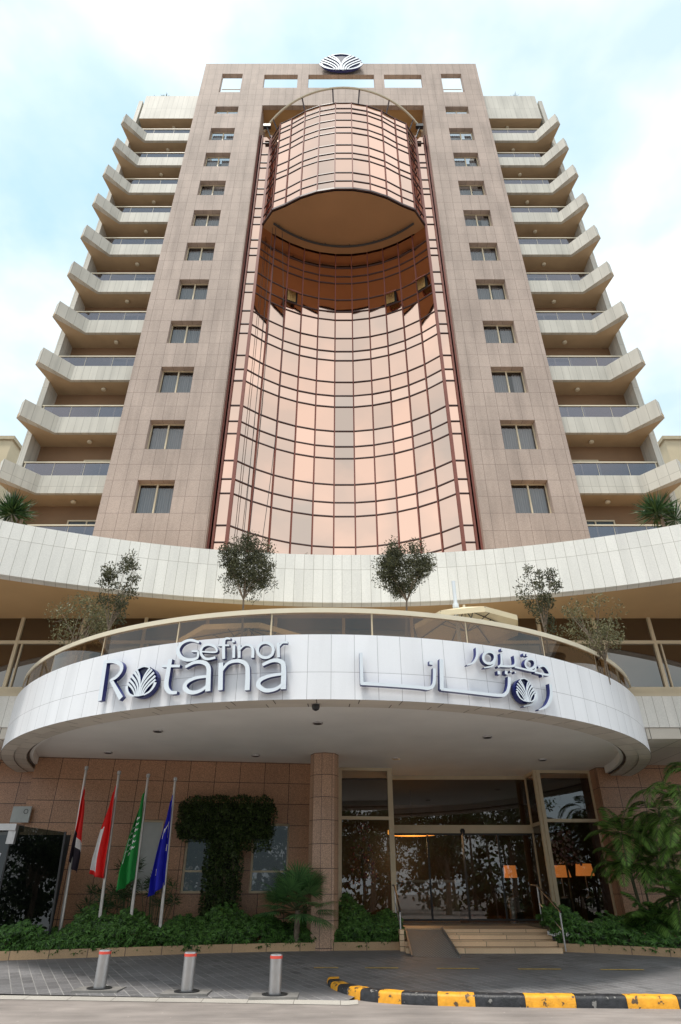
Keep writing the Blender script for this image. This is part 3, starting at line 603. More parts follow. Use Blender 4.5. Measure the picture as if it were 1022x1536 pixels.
# ================================================================ lobby things
def lampshade(x, y, z, r0, r1, h, label, base):
    t_ = thing('table_lamp', label, 'lamp', (x, y, base), 0, 'table lamps in the lobby')
    mb = MB(); mb.lathe([(r0, z), (r1, z + h)], x, y, 20); mb.build('lamp_shade', emis('glowing_orange_shade', (.85, .27, .06, 1), .42), t_)
    mb = MB(); mb.lathe([(.12, base), (.12, base + .03), (.02, base + .06), (.02, z), ], x, y, 12); mb.build('lamp_stem', M['steel'], t_)
    mb = MB(); mb.box(x - .3, y - .3, base - .05, x + .3, y + .3, base); mb.box(x - .25, y - .25, .79, x + .25, y + .25, base - .05)
    tag(mb.build('side_table', M['planter']), 'dark side table under the ' + label, 'table', 'lobby side tables')
lampshade(7.75, 25.2, 2.08, .33, .25, .36, 'orange table lamp behind the right pane of the entrance', 1.45)
lampshade(9.0, 26.4, 2.15, .33, .27, .38, 'farther orange table lamp next to the reveal on the right', 1.45)
lampshade(6.45, 27.2, 2.1, .24, .22, .40, 'small orange table lamp behind the right door leaf', 1.45)
t_ = thing('pendant_lamp', 'wide flat orange pendant lamp glowing above the lobby', 'lamp', (2.9, 28, 3.55))
mb = MB(); mb.lathe([(.95, 3.60), (1.0, 3.64), (1.0, 3.76), (.9, 3.8)], 2.9, 28, 32); mb.build('lamp_shade', emis('glowing_pendant', (1, .42, .08, 1), 1.0), t_)
mb = MB(); mb.tube([(2.9, 28, 3.8), (2.9, 28, 5.25)], .02, 6); mb.build('cord', M['black'], t_)
t_ = thing('reception_desk', 'pale stone reception desk with white countertop seen through the glass doors', 'desk', (3, 27.5, .79))
mb = MB(); mb.box(2.0, 27.2, .79, 4.4, 28.0, 1.95); mb.build('desk_front', plain('desk_stone', (.40, .32, .22, 1), .4, var=.15), t_)
mb = MB(); mb.box(1.9, 27.1, 1.95, 4.5, 28.1, 2.03); mb.build('countertop', plain('desk_top', (.8, .8, .76, 1), .3), t_)
pl_ = bpy.data.lights.new('pendant_bulb', 'POINT'); pl_.energy = 110; pl_.color = (1, .62, .3); pl_.shadow_soft_size = .5; po_ = bpy.data.objects.new('pendant_bulb', pl_); C.objects.link(po_); po_.location = (0, 0, -.25); po_.parent = t_ if 0 else bpy.data.objects['pendant_lamp']
def bauble_tree(x, y, label, cols, n_, w_, h_, z0):
    t_ = thing('flower_display', label, 'decoration', (x, y, .79), 0, 'lobby decorations behind glass')
    for ci, (nm, cc) in enumerate(cols):
        mb = MB()
        for i in range(n_):
            hh = rnd.random(); rr = w_ * (1 - hh * .6) * math.sqrt(rnd.random()); a = rnd.random() * 6.28; s_ = rnd.uniform(.02, .055)
            px, py, pz = x + rr * math.cos(a), y + rr * .5 * math.sin(a), z0 + hh * h_
            mb.lathe([(.01, pz - s_), (s_ * .87, pz - s_ * .5), (s_, pz), (s_ * .87, pz + s_ * .5), (.01, pz + s_)], px, py, 6)
        mb.build('bauble_cluster', plain(nm, cc, .3, var=.2), t_)
    mb = MB(); mb.tube([(x, y, .79), (x, y, z0 + h_ * .6)], .04, 8); mb.build('stem', M['bark'], t_)
bauble_tree(.75, 24.3, 'tall decorated tree with pink baubles behind the left entrance pane', [('pink_bauble', (.5, .16, .22, 1)), ('silver_bauble', (.55, .52, .55, 1))], 70, .6, 1.9, 1.8)
bauble_tree(7.9, 24.9, 'cluster of silver and mauve baubles above the lamps in the right pane', [('mauve_bauble', (.30, .16, .24, 1)), ('silver_bauble2', (.6, .58, .62, 1))], 60, .75, 1.1, 2.45)
for i, (x, lb) in enumerate(((5.95, 'striped steel bin just behind the right door leaf'),)):
    mb = MB(); pr = []
    for k in range(8): pr += [(.13, .8 + k * .085), (.13, .85 + k * .085), (.115, .855 + k * .085), (.115, .88 + k * .085)]
    mb.lathe(pr, x, 25.4, 16); tag(mb.build('litter_bin', M['steel']), lb, 'bin')

# ================================================================ sign lettering on the fascia
KS = KR + .16
def onf(u, v, rad=None):
    rad = rad or KS; d = ray(u, v); # intersect with cylinder around (KX, KY)
    a = d.x * d.x + 1; b_ = -2 * (d.x * KX + KY); c = KX * KX + KY * KY - rad * rad
    t_ = (-b_ - math.sqrt(b_ * b_ - 4 * a * c)) / (2 * a); p = d * t_; p.z += 1.6
    return (math.atan2(p.x - KX, KY - p.y), p.z)
def fp(th, z, rad): return (KX + rad * math.sin(th), KY - rad * math.cos(th), z)
def smooth_pts(pts, n=5):
    if len(pts) < 3: return [tuple(a + (b - a) * i / 4 for a, b in zip(pts[0], pts[1])) for i in range(5)]
    o = []
    for i in range(len(pts) - 1):
        p0 = pts[max(i - 1, 0)]; p1 = pts[i]; p2 = pts[i + 1]; p3 = pts[min(i + 2, len(pts) - 1)]
        for k in range(n):
            t_ = k / n
            o.append(tuple(.5 * (2 * b + (c - a) * t_ + (2 * a - 5 * b + 4 * c - d) * t_ * t_ + (3 * b - a - 3 * c + d) * t_ ** 3) for a, b, c, d in zip(p0, p1, p2, p3)))
    o.append(pts[-1]); return o
def stroke(mb, pts, wd, to_face, dep, smooth=True, closed=False):
    # pts in (s, z) metres on the surface; wd number or (w0, w1) or list ; to_face(s, z, offset) -> 3D
    if closed: pts = pts + [pts[0]]
    P = smooth_pts(pts) if smooth else pts; n_ = len(P); Lf = []; Rt = []
    for i, (x, y) in enumerate(P):
        a = P[max(i - 1, 0)]; b_ = P[min(i + 1, n_ - 1)]
        if closed and i in (0, n_ - 1): a = P[-2]; b_ = P[1]
        dx, dy = b_[0] - a[0], b_[1] - a[1]; ln = math.hypot(dx, dy) or 1; nx, ny = -dy / ln, dx / ln
        t_ = i / (n_ - 1)
        ww = wd if not isinstance(wd, (tuple, list)) else wd[0] + (wd[1] - wd[0]) * t_ if len(wd) == 2 else (wd[0] + (wd[1] - wd[0]) * t_ * 2 if t_ < .5 else wd[1] + (wd[2] - wd[1]) * (t_ * 2 - 1))
        Lf.append((x + nx * ww / 2, y + ny * ww / 2)); Rt.append((x - nx * ww / 2, y - ny * ww / 2))
    e = rnd.uniform(0, .004)
    i0 = len(mb.v)
    for a, b_ in zip(Lf, Rt): mb.v += [to_face(a[0], a[1], dep + e), to_face(b_[0], b_[1], dep + e), to_face(a[0], a[1], 0), to_face(b_[0], b_[1], 0)]
    for i in range(n_ - 1):
        q = i0 + 4 * i; r2 = q + 4
        mb.addf((q, q + 1, r2 + 1, r2), 0); mb.addf((q + 2, q, r2, r2 + 2), 1); mb.addf((q + 1, q + 3, r2 + 3, r2 + 1), 1)
    if not closed: mb.addf((i0, i0 + 2, i0 + 3, i0 + 1), 1); q = i0 + 4 * (n_ - 1); mb.addf((q + 1, q + 3, q + 2, q), 1)
def disc(mb, cx, cz, rx, rz, to_face, off0, off1, m=0, ms=1, n_=28):
    i0 = len(mb.v)
    for k in range(n_): a = 2 * math.pi * k / n_; mb.v += [to_face(cx + rx * math.cos(a), cz + rz * math.sin(a), off1), to_face(cx + rx * math.cos(a), cz + rz * math.sin(a), off0)]
    mb.addf([i0 + 2 * k for k in range(n_)], m)
    for k in range(n_): k2 = (k + 1) % n_; mb.addf((i0 + 2 * k, i0 + 2 * k + 1, i0 + 2 * k2 + 1, i0 + 2 * k2), ms)
def palm_emblem(parent, cx, cz, rx, rz, to_face, base, name='emblem', wk=1.0):
    mb = MB(); disc(mb, cx, cz, rx, rz, to_face, base - .14, base, 0, 1)
    e = mb.build(name, [M['navy'], M['blue']], parent)
    mb = MB(); tf = lambda s_, z, o: to_face(s_, z, base + o)
    def st(p, w0, w1): stroke(mb, [(cx + rx * a, cz + rz * b_) for a, b_ in p], (w0 * rx * wk, w1 * rx * wk), tf, .05)
    for s_ in (-1, 1):
        st([(s_ * .04, -.94), (s_ * .03, -.3), (s_ * .24, .22), (s_ * .62, .72)], .08, .15)
        st([(s_ * .12, -.94), (s_ * .14, -.42), (s_ * .38, .06), (s_ * .80, .50)], .08, .15)
        st([(s_ * .20, -.93), (s_ * .26, -.52), (s_ * .52, -.12), (s_ * .92, .26)], .08, .14)
        st([(s_ * .28, -.92), (s_ * .38, -.62), (s_ * .62, -.30), (s_ * .98, .02)], .08, .13)
        st([(s_ * .34, -.90), (s_ * .70, -.72), (s_ * .92, -.42), (s_ * .99, -.16)], .08, .20)
    st([(0, -.95), (-.06, -.1), (-.22, .45), (-.48, .84)], .07, .13); st([(0, -.95), (.06, -.1), (.22, .45), (.48, .84)], .07, .13)
    st([(-.46, .86), (0, 1.0), (.46, .86)], .08, .08)
    mb.build('palm_fronds', [M['white'], M['blue']], e); return e
tfc = lambda s_, z, o: fp(s_ / KS, z, KS + o - .10)
def cv(pts, ox, oy, sc_): 
    r_ = []
    for x, y in pts: th, z = onf(ox + x / sc_, oy + y / sc_); r_.append((th * KS, z))
    return r_
PX = 0.0150 / 3.194 * 1.0     # about metres per traced unit on the fascia
def letters(sign, defs, ox, oy, sc_, name):
    for strokes in defs:
        mb = MB()
        for st_ in strokes:
            pts, wd = st_[0], st_[1]; opt = st_[2] if len(st_) > 2 else ''
            k = .0122 / sc_
            wd = tuple(q * k for q in wd) if isinstance(wd, (tuple, list)) else wd * k
            stroke(mb, cv(pts, ox, oy, sc_), wd, tfc, .11, smooth='s' not in opt, closed='c' in opt)
        mb.build(name, [M['white'], M['blue']], sign)
def circ(cx, cy, rx, ry, n_=12): return [(cx + rx * math.cos(2 * math.pi * i / n_), cy + ry * math.sin(2 * math.pi * i / n_)) for i in range(n_)]
th, z = onf(300, 1005)
sg1 = thing('wall_sign', 'hotel name in raised white and blue Latin letters on the left of the round canopy', 'sign', fp(th, 5.3, KS), 0, 'name signs on the canopy fascia')
LAT = [
 [([(64, 195), (36, 388)], 30, 's'), ([(58, 202), (100, 198), (135, 212), (140, 240), (118, 272), (88, 290)], (20, 26, 16)), ([(88, 285), (112, 328), (138, 376)], (20, 30))],
 [([(374, 188), (362, 255), (354, 315), (372, 346), (406, 348)], (26, 30, 14)), ([(334, 221), (420, 221)], 15, 's')],
 [([(446, 226), (490, 204), (532, 204), (556, 226), (556, 280), (553, 342)], (16, 24, 30)), ([(556, 270), (495, 278), (452, 300), (444, 328), (475, 348), (520, 338), (555, 310)], (14, 26, 14))],
 [([(616, 205), (613, 337)], 27, 's'), ([(616, 250), (650, 208), (700, 196), (738, 215), (744, 262), (741, 337)], (14, 22, 28))],
 [([(814, 216), (862, 195), (900, 198), (916, 225), (914, 332)], (16, 24, 30)), ([(914, 258), (850, 268), (804, 288), (796, 315), (830, 338), (880, 330), (914, 304)], (14, 26, 14))],
 [([(512, 108), (470, 97), (430, 112), (410, 145), (424, 178), (460, 192), (502, 182), (506, 150)], (12, 24, 12)), ([(506, 150), (476, 150)], 11, 's')],
 [([(522, 152), (592, 154), (588, 130), (556, 118), (528, 130), (520, 160), (545, 187), (590, 180)], (8, 16, 14))],
 [([(662, 90), (640, 90), (630, 108), (629, 187)], (10, 16, 18)), ([(604, 122), (656, 122)], 10, 's')],
 [([(678, 122), (677, 182)], 16, 's'), ([(676, 98), (676, 108)], 15, 's')],
 [([(704, 120), (703, 182)], 16, 's'), ([(704, 145), (730, 122), (758, 124), (769, 145), (768, 182)], (8, 14, 17))],
 [(circ(829, 145, 38, 36), 16, 'c')],
 [([(890, 110), (892, 180)], 16, 's'), ([(892, 130), (910, 110), (936, 108)], (8, 12))],
]
letters(sg1, LAT, 140, 930, 3.194, 'letter')
th, z = onf(216.3, 1023.8); palm_emblem(sg1, th * KS, z, .375, .335, tfc, .13)
th, z = onf(700, 1020)
sg2 = thing('wall_sign', 'hotel name in raised white and blue Arabic letters on the right of the round canopy', 'sign', fp(th, 5.3, KS), 0, 'name signs on the canopy fascia')
ARA = [
 [([(68, 118), (70, 190), (72, 258)], (16, 17)), ([(66, 256), (200, 264), (330, 274), (372, 278), (396, 258), (399, 188)], 17), ([(384, 156), (384, 172)], 20, 's')],
 [([(430, 148), (432, 285)], 22, 's'), ([(428, 282), (560, 296), (690, 310), (722, 300), (734, 270), (736, 228)], (15, 17, 19)), ([(688, 200), (690, 216)], 18, 's'), ([(722, 200), (722, 216)], 18, 's')],
 [([(856, 290), (858, 325), (838, 350), (800, 360)], (14, 14, 5))],
 [([(922, 260), (924, 315), (904, 358), (868, 376)], (22, 20, 5))],
 [([(590, 96), (590, 135), (574, 162), (545, 174)], (16, 14, 5))],
 [(circ(645, 140, 27, 27, 10), 15, 'c'), ([(672, 145), (662, 176), (622, 186)], (14, 5))],
 [([(700, 122), (700, 170), (684, 182)], (14, 10)), ([(703, 100), (703, 110)], 12, 's')],
 [([(760, 132), (758, 176), (690, 178)], (14, 10)), ([(742, 198), (744, 206)], 10, 's'), ([(762, 202), (764, 210)], 10, 's')],
 [(circ(830, 168, 22, 22, 10), 13, 'c'), ([(852, 175), (846, 200), (760, 182)], (14, 10)), ([(802, 122), (802, 132)], 11, 's'), ([(816, 124), (816, 134)], 11, 's')],
 [([(866, 184), (888, 176), (906, 190), (914, 218), (850, 206)], (10, 17, 10)), ([(884, 218), (888, 226)], 10, 's')],
]
letters(sg2, ARA, 520, 940, 3.006, 'letter')
th, z = onf(786.5, 1037); palm_emblem(sg2, th * KS, z, .255, .265, tfc, .13)
# roof emblem
t_ = thing('roof_emblem', 'round palm leaf emblem standing on the roof edge at the centre of the building', 'emblem', (.05, 22.2, 54.6))
tr = lambda s_, z, o: (s_, 22.25 - o, z)
palm_emblem(t_, .05, 55.35, 1.58, 1.30, tr, .1, 'emblem_disc', .8)
mb = MB()
for x in (-.9, .9): mb.bar((x, 22.3, 54.8), (x, 22.55, 54.9), .08, .08)
mb.build('bracket', M['steel'], t_)

# ================================================================ ground
GS = 0.0385
def gz(y): return 0 if y < 13 else GS * (y - 13)
mb = MB(); mb.face([(-900, -900, -.004), (900, -900, -.004), (900, 900, -.004), (-900, 900, -.004)]); struct(mb.build('ground', M['asphalt']), 'ground reaching to the horizon')
mb = MB(); mb.face([(-120, -12, 0), (120, -12, 0), (120, 14.6, 0), (-120, 14.6, 0)]); struct(mb.build('street', M['asphalt']), 'light worn asphalt street in front of the driveway')
# kerb island outline, front edge
KP = [(-0.28, 15.6), (-0.27, 15.2), (-.2, 14.75), (0.02, 14.2), (.35, 13.72), (.8, 13.38), (1.5, 13.14), (2.6, 12.98), (4.2, 12.86), (6.2, 12.74), (9, 12.6), (14, 12.4), (30, 11.9)]
def dense(pts, st=.1):
    o = [Vector(pts[0])]
    for a, b_ in zip(pts[:-1], pts[1:]):
        a = Vector(a); b_ = Vector(b_); n_ = max(1, int((b_ - a).length / st))
        for i in range(1, n_ + 1): o.append(a + (b_ - a) * i / n_)
    return o
kp = dense(smooth_pts(KP, 4), .08)
lens = [0]
for a, b_ in zip(kp[:-1], kp[1:]): lens.append(lens[-1] + (b_ - a).length)
def off(i, d):
    a = kp[max(i - 3, 0)]; b_ = kp[min(i + 3, len(kp) - 1)]; t_ = (b_ - a).normalized(); return kp[i] + Vector((-t_.y, t_.x)) * d
bounds = [0, .42, .85, 1.25, 1.65, 2.02, 2.42, 2.85]
while bounds[-1] < 30: bounds.append(bounds[-1] + (.62 if bounds[-1] < 4.0 else .82))
kerb = None
for k, (s0, s1) in enumerate(zip(bounds[:-1], bounds[1:])):
    def samp(sv):
        sv = min(max(sv, 0), lens[-1] - 1e-4); i = max(q for q in range(len(lens)) if lens[q] <= sv); i = min(i, len(kp) - 2)
        return kp[i].lerp(kp[i + 1], (sv - lens[i]) / (lens[i + 1] - lens[i])), (samp_t(sv))
    def samp_t(sv):
        a = min(range(len(lens)), key=lambda q: abs(lens[q] - max(0, sv - .15))); b_ = min(range(len(lens)), key=lambda q: abs(lens[q] - min(lens[-1], sv + .15))); return (kp[b_] - kp[a]).normalized()
    if s0 > 13 or s1 >= lens[-1]: break
    mb = MB(); j0 = 0; nn_ = max(2, int((s1 - s0) / .1)); ids = list(range(nn_ + 1))
    for a in ids:
        p0, t0 = samp(s0 + .003 + (s1 - s0 - .006) * a / nn_); nn = Vector((-t0.y, t0.x)); wob = rnd.uniform(-.003, .003)
        for d, z in ((0, -.05), (.012, .115), (.03, .148), (.065, .165), (.25, .168), (.25, -.05)): p = p0 + nn * (d + wob); mb.v.append((p.x, p.y, z + wob))
    for a in range(len(ids) - 1):
        for c in range(5): q = j0 + a * 6 + c; mb.addf((q, q + 6, q + 7, q + 1), 0, c < 4)
    mb.addf([j0 + c for c in range(6)]); e_ = j0 + (len(ids) - 1) * 6; mb.addf([e_ + c for c in reversed(range(6))])
    mt = M['kerb_y'] if k % 2 == 0 else M['kerb_k']
    if kerb is None:
        kerb = thing('kerb', 'black and yellow painted kerb curving round the driveway edge', None, (2, 13.5, 0)); del_ = kerb; kerb['kind'] = 'structure'
    mb.build('kerb_block', mt, kerb)
# driveway (pavers): boundary along the left strip, behind the kerb
strip = [(-40, 15.6), (-12, 14.95), (-6.29, 14.15), (-2.52, 13.75), (-.7, 13.55), (.1, 13.45)]
mb = MB(); NP = 90
xsd = [-60 + i * 1.0 for i in range(121)]
def front(x):
    if x < .2: P_ = strip
    else: P_ = [(p[0], p[1] + .2) for p in KP[3:]]
    for a, b_ in zip(P_[:-1], P_[1:]):
        if a[0] <= x <= b_[0]: return a[1] + (b_[1] - a[1]) * (x - a[0]) / (b_[0] - a[0])
    return P_[0][1] if x < P_[0][0] else P_[-1][1]
xsd = [-60, -40, -25, -12, -9, -6.29, -4, -2.52, -1.6, -.7, -.2, .1, .3, .6, .9, 1.3, 2, 3, 4.2, 6.2, 9, 14, 30, 60]
for a, b_ in zip(xsd[:-1], xsd[1:]):
    fa, fb = front(a), front(b_)
    for k in range(9):
        ya0 = fa + (24 - fa) * k / 9; ya1 = fa + (24 - fa) * (k + 1) / 9; yb0 = fb + (24 - fb) * k / 9; yb1 = fb + (24 - fb) * (k + 1) / 9
        mb.face([(a, ya0, gz(ya0) + .005), (b_, yb0, gz(yb0) + .005), (b_, yb1, gz(yb1) + .005), (a, ya1, gz(ya1) + .005)])
struct(mb.build('driveway', M['paver'], None, lambda x, y, z, nr: (x, y)), 'dark grey block paved driveway in front of the hotel')
mb = MB()
st2 = strip + [(.3, 13.55)]
for a, b_ in zip(st2[:-1], st2[1:]): mb.face([(a[0], a[1] - .28, .006), (b_[0], b_[1] - .28, .006), (b_[0], b_[1] + .02, .03), (a[0], a[1] + .02, .03)])
struct(mb.build('pavement_edge', M['concrete_strip']), 'pale concrete edging between street and pavers')
for i, (x, ln) in enumerate(((.55, .75), (2.15, .95), (3.95, .95), (5.75, .95), (7.5, .9), (9.2, .9), (-.6, .55), (-12.3, .0))):
    if ln == 0: continue
    mb = MB(); y = 17.2 - max(0, x) * .05; mb.face([(x, y, gz(y) + .012), (x + ln, y - .03, gz(y) + .012), (x + ln, y + .09, gz(y) + .016), (x, y + .12, gz(y) + .016)]); struct(mb.build('painted_dash', M['yline']), 'worn yellow dash painted across the driveway')

# planter kerbs and soil
def planter(kl, back, name, label):
    kk = dense(smooth_pts(kl, 4), .4); t_ = struct(thing(name, label, None, (kk[0].x, kk[0].y, 0)))
    mb = MB(); u = 0
    for a, b_ in zip(kk[:-1], kk[1:]):
        d = (b_ - a).normalized(); nn = Vector((-d.y, d.x)); ln = (b_ - a).length; za, zb = gz(a.y), gz(b_.y)
        a2 = a + nn * .16; b2 = b_ + nn * .16; h = .19
        mb.face([(a.x, a.y, za - .05), (b_.x, b_.y, zb - .05), (b_.x, b_.y, zb + h), (a.x, a.y, za + h)], 0, [(u, 0), (u + ln, 0), (u + ln, .24), (u, .24)])
        mb.face([(a.x, a.y, za + h), (b_.x, b_.y, zb + h), (b2.x, b2.y, zb + h), (a2.x, a2.y, za + h)], 0, [(u, .24), (u + ln, .24), (u + ln, .4), (u, .4)])
        mb.face([(b2.x, b2.y, zb - .05), (a2.x, a2.y, za - .05), (a2.x, a2.y, za + h), (b2.x, b2.y, zb + h)], 0, [(u, 0), (u + ln, 0), (u + ln, .24), (u, .24)])
        u += ln
    mb.build('kerb_stone', M['kerbstone'], t_)
    mb = MB(); pl = [(p.x, p.y + .1) for p in kk] + back; mb.face([(x, y, gz(min(y, 19)) + .16) for x, y in pl]); mb.build('soil', M['soil'], t_)
    return kk
KL = [(-16, 16.9), (-12, 17.6), (-8.2, 18.45), (-5.5, 19.2), (-3.4, 19.8), (-1, 20.25), (1.66, 20.45)]
KRt = [(5.80, 20.1), (7.0, 19.7), (8.6, 18.95), (10.5, 18.2), (14, 17.0)]
kl = planter(KL, [(1.66, 23.1), (-.1, 23.1), (-.1, 22.3), (-9.7, 21.0), (-9.7, 22.0), (-16, 22)], 'planter', 'low sandstone edged planting bed left of the entrance')
kr = planter(KRt, [(14, 23.5), (5.85, 23.5)], 'planter', 'low sandstone edged planting bed right of the entrance')
# steps and ramp
t_ = thing('entrance_steps', 'four sandstone steps leading up to the glass doors', 'steps', (4, 19.8, .26))
for k in range(4):
    y0 = 19.75 + .40 * k; z1 = .26 + .120 * (k + 1); mb = MB(); xa = 1.72
    mb.box(xa, y0, .15, 5.80, 24.9 if k == 3 else y0 + .6, z1 - .03); mb.box(xa - .0, y0 - .004, z1 - .03, 5.80, 24.9 if k == 3 else y0 + .6, z1); mb.build('step', M['step'], t_, world=True)
mb = MB(); mb.box(1.60, 20.2, .15, 1.715, 23.1, .76); mb.build('cheek_wall', M['step'], t_)
t_ = thing('access_ramp', 'grey chequer plate wheelchair ramp lying over the entrance steps', 'ramp', (2.3, 19.4, .26))
mb = MB(); A = [(1.80, 19.15, gz(19.15) + .01), (2.98, 18.95, gz(18.9) + .01), (2.86, 21.02, .755), (1.82, 21.02, .755)]
mb.face(A, 0, [(0, 0), (1.1, 0), (1.1, 2.2), (0, 2.2)]); B_ = [(x, y, z - .03) for x, y, z in A]
for i in range(4): j = (i + 1) % 4; mb.face([B_[i], B_[j], A[j], A[i]])
mb.build('ramp_plate', M['chequer'], t_)
mb = MB()
for a, b_ in ((A[0], A[3]), (A[1], A[2])): mb.bar((a[0], a[1], a[2] + .02), (b_[0], b_[1], b_[2] + .02), .04, .04)
mb.build('ramp_edge', M['steel'], t_)
def handrail(x, label, y0=19.9, y1=21.8):
    t_ = thing('stair_handrail', label, 'handrail', (x, y0, .3), 0, 'handrails beside the steps')
    mb = MB(); mb.tube([(x, y0, .3), (x, y0, 1.22)], .022, 8); mb.build('post', M['steel'], t_)
    mb = MB(); mb.tube([(x, y1, .8), (x, y1, 1.82)], .022, 8); mb.build('post', M['steel'], t_)
    mb = MB(); mb.tube([(x, y0 - .1, 1.17), (x, y1, 1.8), (x, y1 + .7, 1.82)], .026, 8); mb.build('rail', M['black'], t_)
    mb = MB(); mb.tube([(x, y0, .75), (x, y1, 1.35)], .015, 6); mb.build('lower_bar', M['steel'], t_)
handrail(5.92, 'steel handrail on the right side of the entrance steps'); handrail(1.66, 'steel handrail on the left beside the ramp', 20.6, 22.2)
mb = MB(); mb.tube([(6.22, 20.9, .5), (6.22, 20.9, 1.14)], .055, 12); tag(mb.build('steel_post', M['steel']), 'short steel post in the leaves right of the steps', 'post')

# ================================================================ bollards
def bollard():
    t_ = thing('bollard', '', 'bollard', (0, 0, 0), 0, 'retractable steel bollards along the street edge')
    mb = MB(); mb.lathe([(.112, .0), (.112, .52)], 0, 0, 24); mb.build('post', M['steel'], t_, world=False)
    mb = MB(); mb.lathe([(.114, .52), (.114, .565)], 0, 0, 24); mb.build('reflective_band', M['red_band'], t_, world=False)
    mb = MB(); mb.lathe([(.112, .565), (.108, .585), (.06, .592)], 0, 0, 24); mb.build('cap', M['steel'], t_, world=False)
    mb = MB(); mb.lathe([(.23, -.02), (.23, .012), (.14, .018)], 0, 0, 24); mb.build('base_ring', M['black'], t_, world=False)
    return t_
b0 = bollard()
for i, (x, y, lb) in enumerate(((-4.50, 14.50, 'steel bollard standing in front of the second flagpole from the left'), (-2.80, 14.18, 'middle steel bollard of the row, below the clipped T shaped bush'), (-1.17, 13.88, 'steel bollard nearest the yellow and black kerb'))):
    o = b0 if i == 0 else dup(b0); o.location = (x, y, .035 + gz(y)); o['label'] = lb; o.rotation_euler = (0, 0, i * .7)
    mb = MB(); mb.box(x - .42, y - .30, .0, x + .42, y + .30, gz(y) + .030); struct(mb.build('paving_slab', M['slab']), 'concrete slab round a bollard')

# ================================================================ flags
def flagpole(x0, y0, x1, y1, zt, label):
    t_ = thing('flagpole', label, 'flagpole', (x0, y0, .3), 0, 'flagpoles in the planting bed')
    mb = MB(); mb.tube([(x0, y0, .3), ((x0 + x1) / 2, (y0 + y1) / 2, (.3 + zt) / 2), (x1, y1, zt)], .05, 12, r1=.036); mb.build('pole', M['pole_steel'], t_)
    mb = MB(); mb.lathe([(.03, zt - .02), (.055, zt), (.055, zt + .08), (.02, zt + .1)], x1, y1, 12); mb.build('finial', M['steel'], t_)
def flag(x, y, zt, zb, wtop, wbot, colf, mats, label, seed, lean=0, side=-1):
    # cloth hanging in folds: rows down, columns across; columns gather at the hoist
    r2 = random.Random(seed); nu, nv = 28, 40; mb = MB(); G = []
    ph = r2.uniform(0, 6)
    for j in range(nv + 1):
        t_ = j / nv; z = zt + (zb - zt) * t_; ww = wtop + (wbot - wtop) * min(1, t_ * 1.25) ** .8
        row = []
        for i in range(nu + 1):
            s_ = i / nu; fold = math.sin(s_ * 10.0 + ph + t_ * 1.4) * (.04 + .075 * t_)
            xx = x + lean * t_ + side * (s_ ** 1.0) * ww + .012 * math.sin(s_ * 17 + ph)
            yy = y - .06 - fold - .03 * math.sin(t_ * 9 + s_ * 4)
            zz = z + (s_ * .0 - (s_ * (1 - s_)) * .10 * t_) - (.28 * s_ * (t_ > 0)) * t_ * (1 if seed % 2 else -.4) - .35 * s_ * (1 - t_)
            row.append((xx, yy, zz))
        G.append(row)
    i0 = len(mb.v)
    for row in G: mb.v += row
    for j in range(nv):
        for i in range(nu):
            q = i0 + j * (nu + 1) + i; mb.addf((q, q + nu + 1, q + nu + 2, q + 1), colf(i / nu, j / nv), True)
    o = mb.build('flag', mats); tag(o, label, 'flag', 'flags hanging from the poles'); md = o.modifiers.new('thick', 'SOLIDIFY'); md.thickness = .006
    return o, G
def cloth(name, col): return plain(name, col, .75, var=.06, scale=12)
FR, FW, FKc, FG, FB = cloth('red_cloth', (.75, .02, .018, 1)), cloth('white_cloth', (.75, .74, .74, 1)), cloth('black_cloth', (.03, .022, .035, 1)), cloth('green_cloth', (.01, .24, .04, 1)), cloth('blue_cloth', (.008, .012, .42, 1))
poles = [(-7.42, 19.8, -7.60, 19.8, 4.75), (-6.41, 19.8, -6.60, 19.8, 4.62), (-5.58, 19.8, -5.72, 19.8, 4.54), (-4.78, 19.8, -4.90, 19.8, 4.44)]
plb = ['tallest flagpole at the far left carrying the red white and black flag', 'second flagpole from the left carrying the red and white flag', 'third flagpole carrying the green flag', 'rightmost flagpole carrying the blue flag']
for p, lb in zip(poles, plb): flagpole(*p, lb)
flag(-7.50, 19.74, 4.28, 2.35, .05, .30, lambda s, t: 0 if t < .60 else (1 if t < .72 and s > .25 else 2), [FR, FW, FKc], 'drooping flag with red, white and black bands on the leftmost pole', 3, lean=-.02, side=1 * .9)
o, G = flag(-6.58, 19.74, 4.30, 1.95, .06, .40, lambda s, t: 0 if (s < .42 + .1 * t or t > .93) else (1 if s > .5 and t > .42 else 0), [FR, FW], 'drooping red and white flag on the second pole', 4, lean=.10, side=-1)
o, G = flag(-5.71, 19.74, 4.20, 1.92, .05, .42, lambda s, t: 0, [FG], 'drooping green flag with white script on the third pole', 5, lean=.06, side=-1)
def on_flag(G, strokes, name, mat, parent, wd):
    mb = MB(); nu = len(G[0]) - 1; nv = len(G) - 1
    def sample(s_, t_):
        a = min(nu - 1, max(0, int(s_ * nu))); b_ = min(nv - 1, max(0, int(t_ * nv))); fa, fb = s_ * nu - a, t_ * nv - b_
        p = Vector(G[b_][a]) * (1 - fa) * (1 - fb) + Vector(G[b_][a + 1]) * fa * (1 - fb) + Vector(G[b_ + 1][a]) * (1 - fa) * fb + Vector(G[b_ + 1][a + 1]) * fa * fb
        p.y -= .014; return p
    for pts in strokes:
        P_ = smooth_pts(pts, 4)
        for a, b_ in zip(P_[:-1], P_[1:]):
            pa, pb = sample(*a), sample(*b_); d = pb - pa
            if d.length < 1e-5: continue
            nn = Vector((-d.z, 0, d.x)).normalized() * wd / 2
            mb.face([pa - nn, pb - nn, pb + nn, pa + nn])
    mb.build(name, mat, parent)
r2 = random.Random(11); scr = []
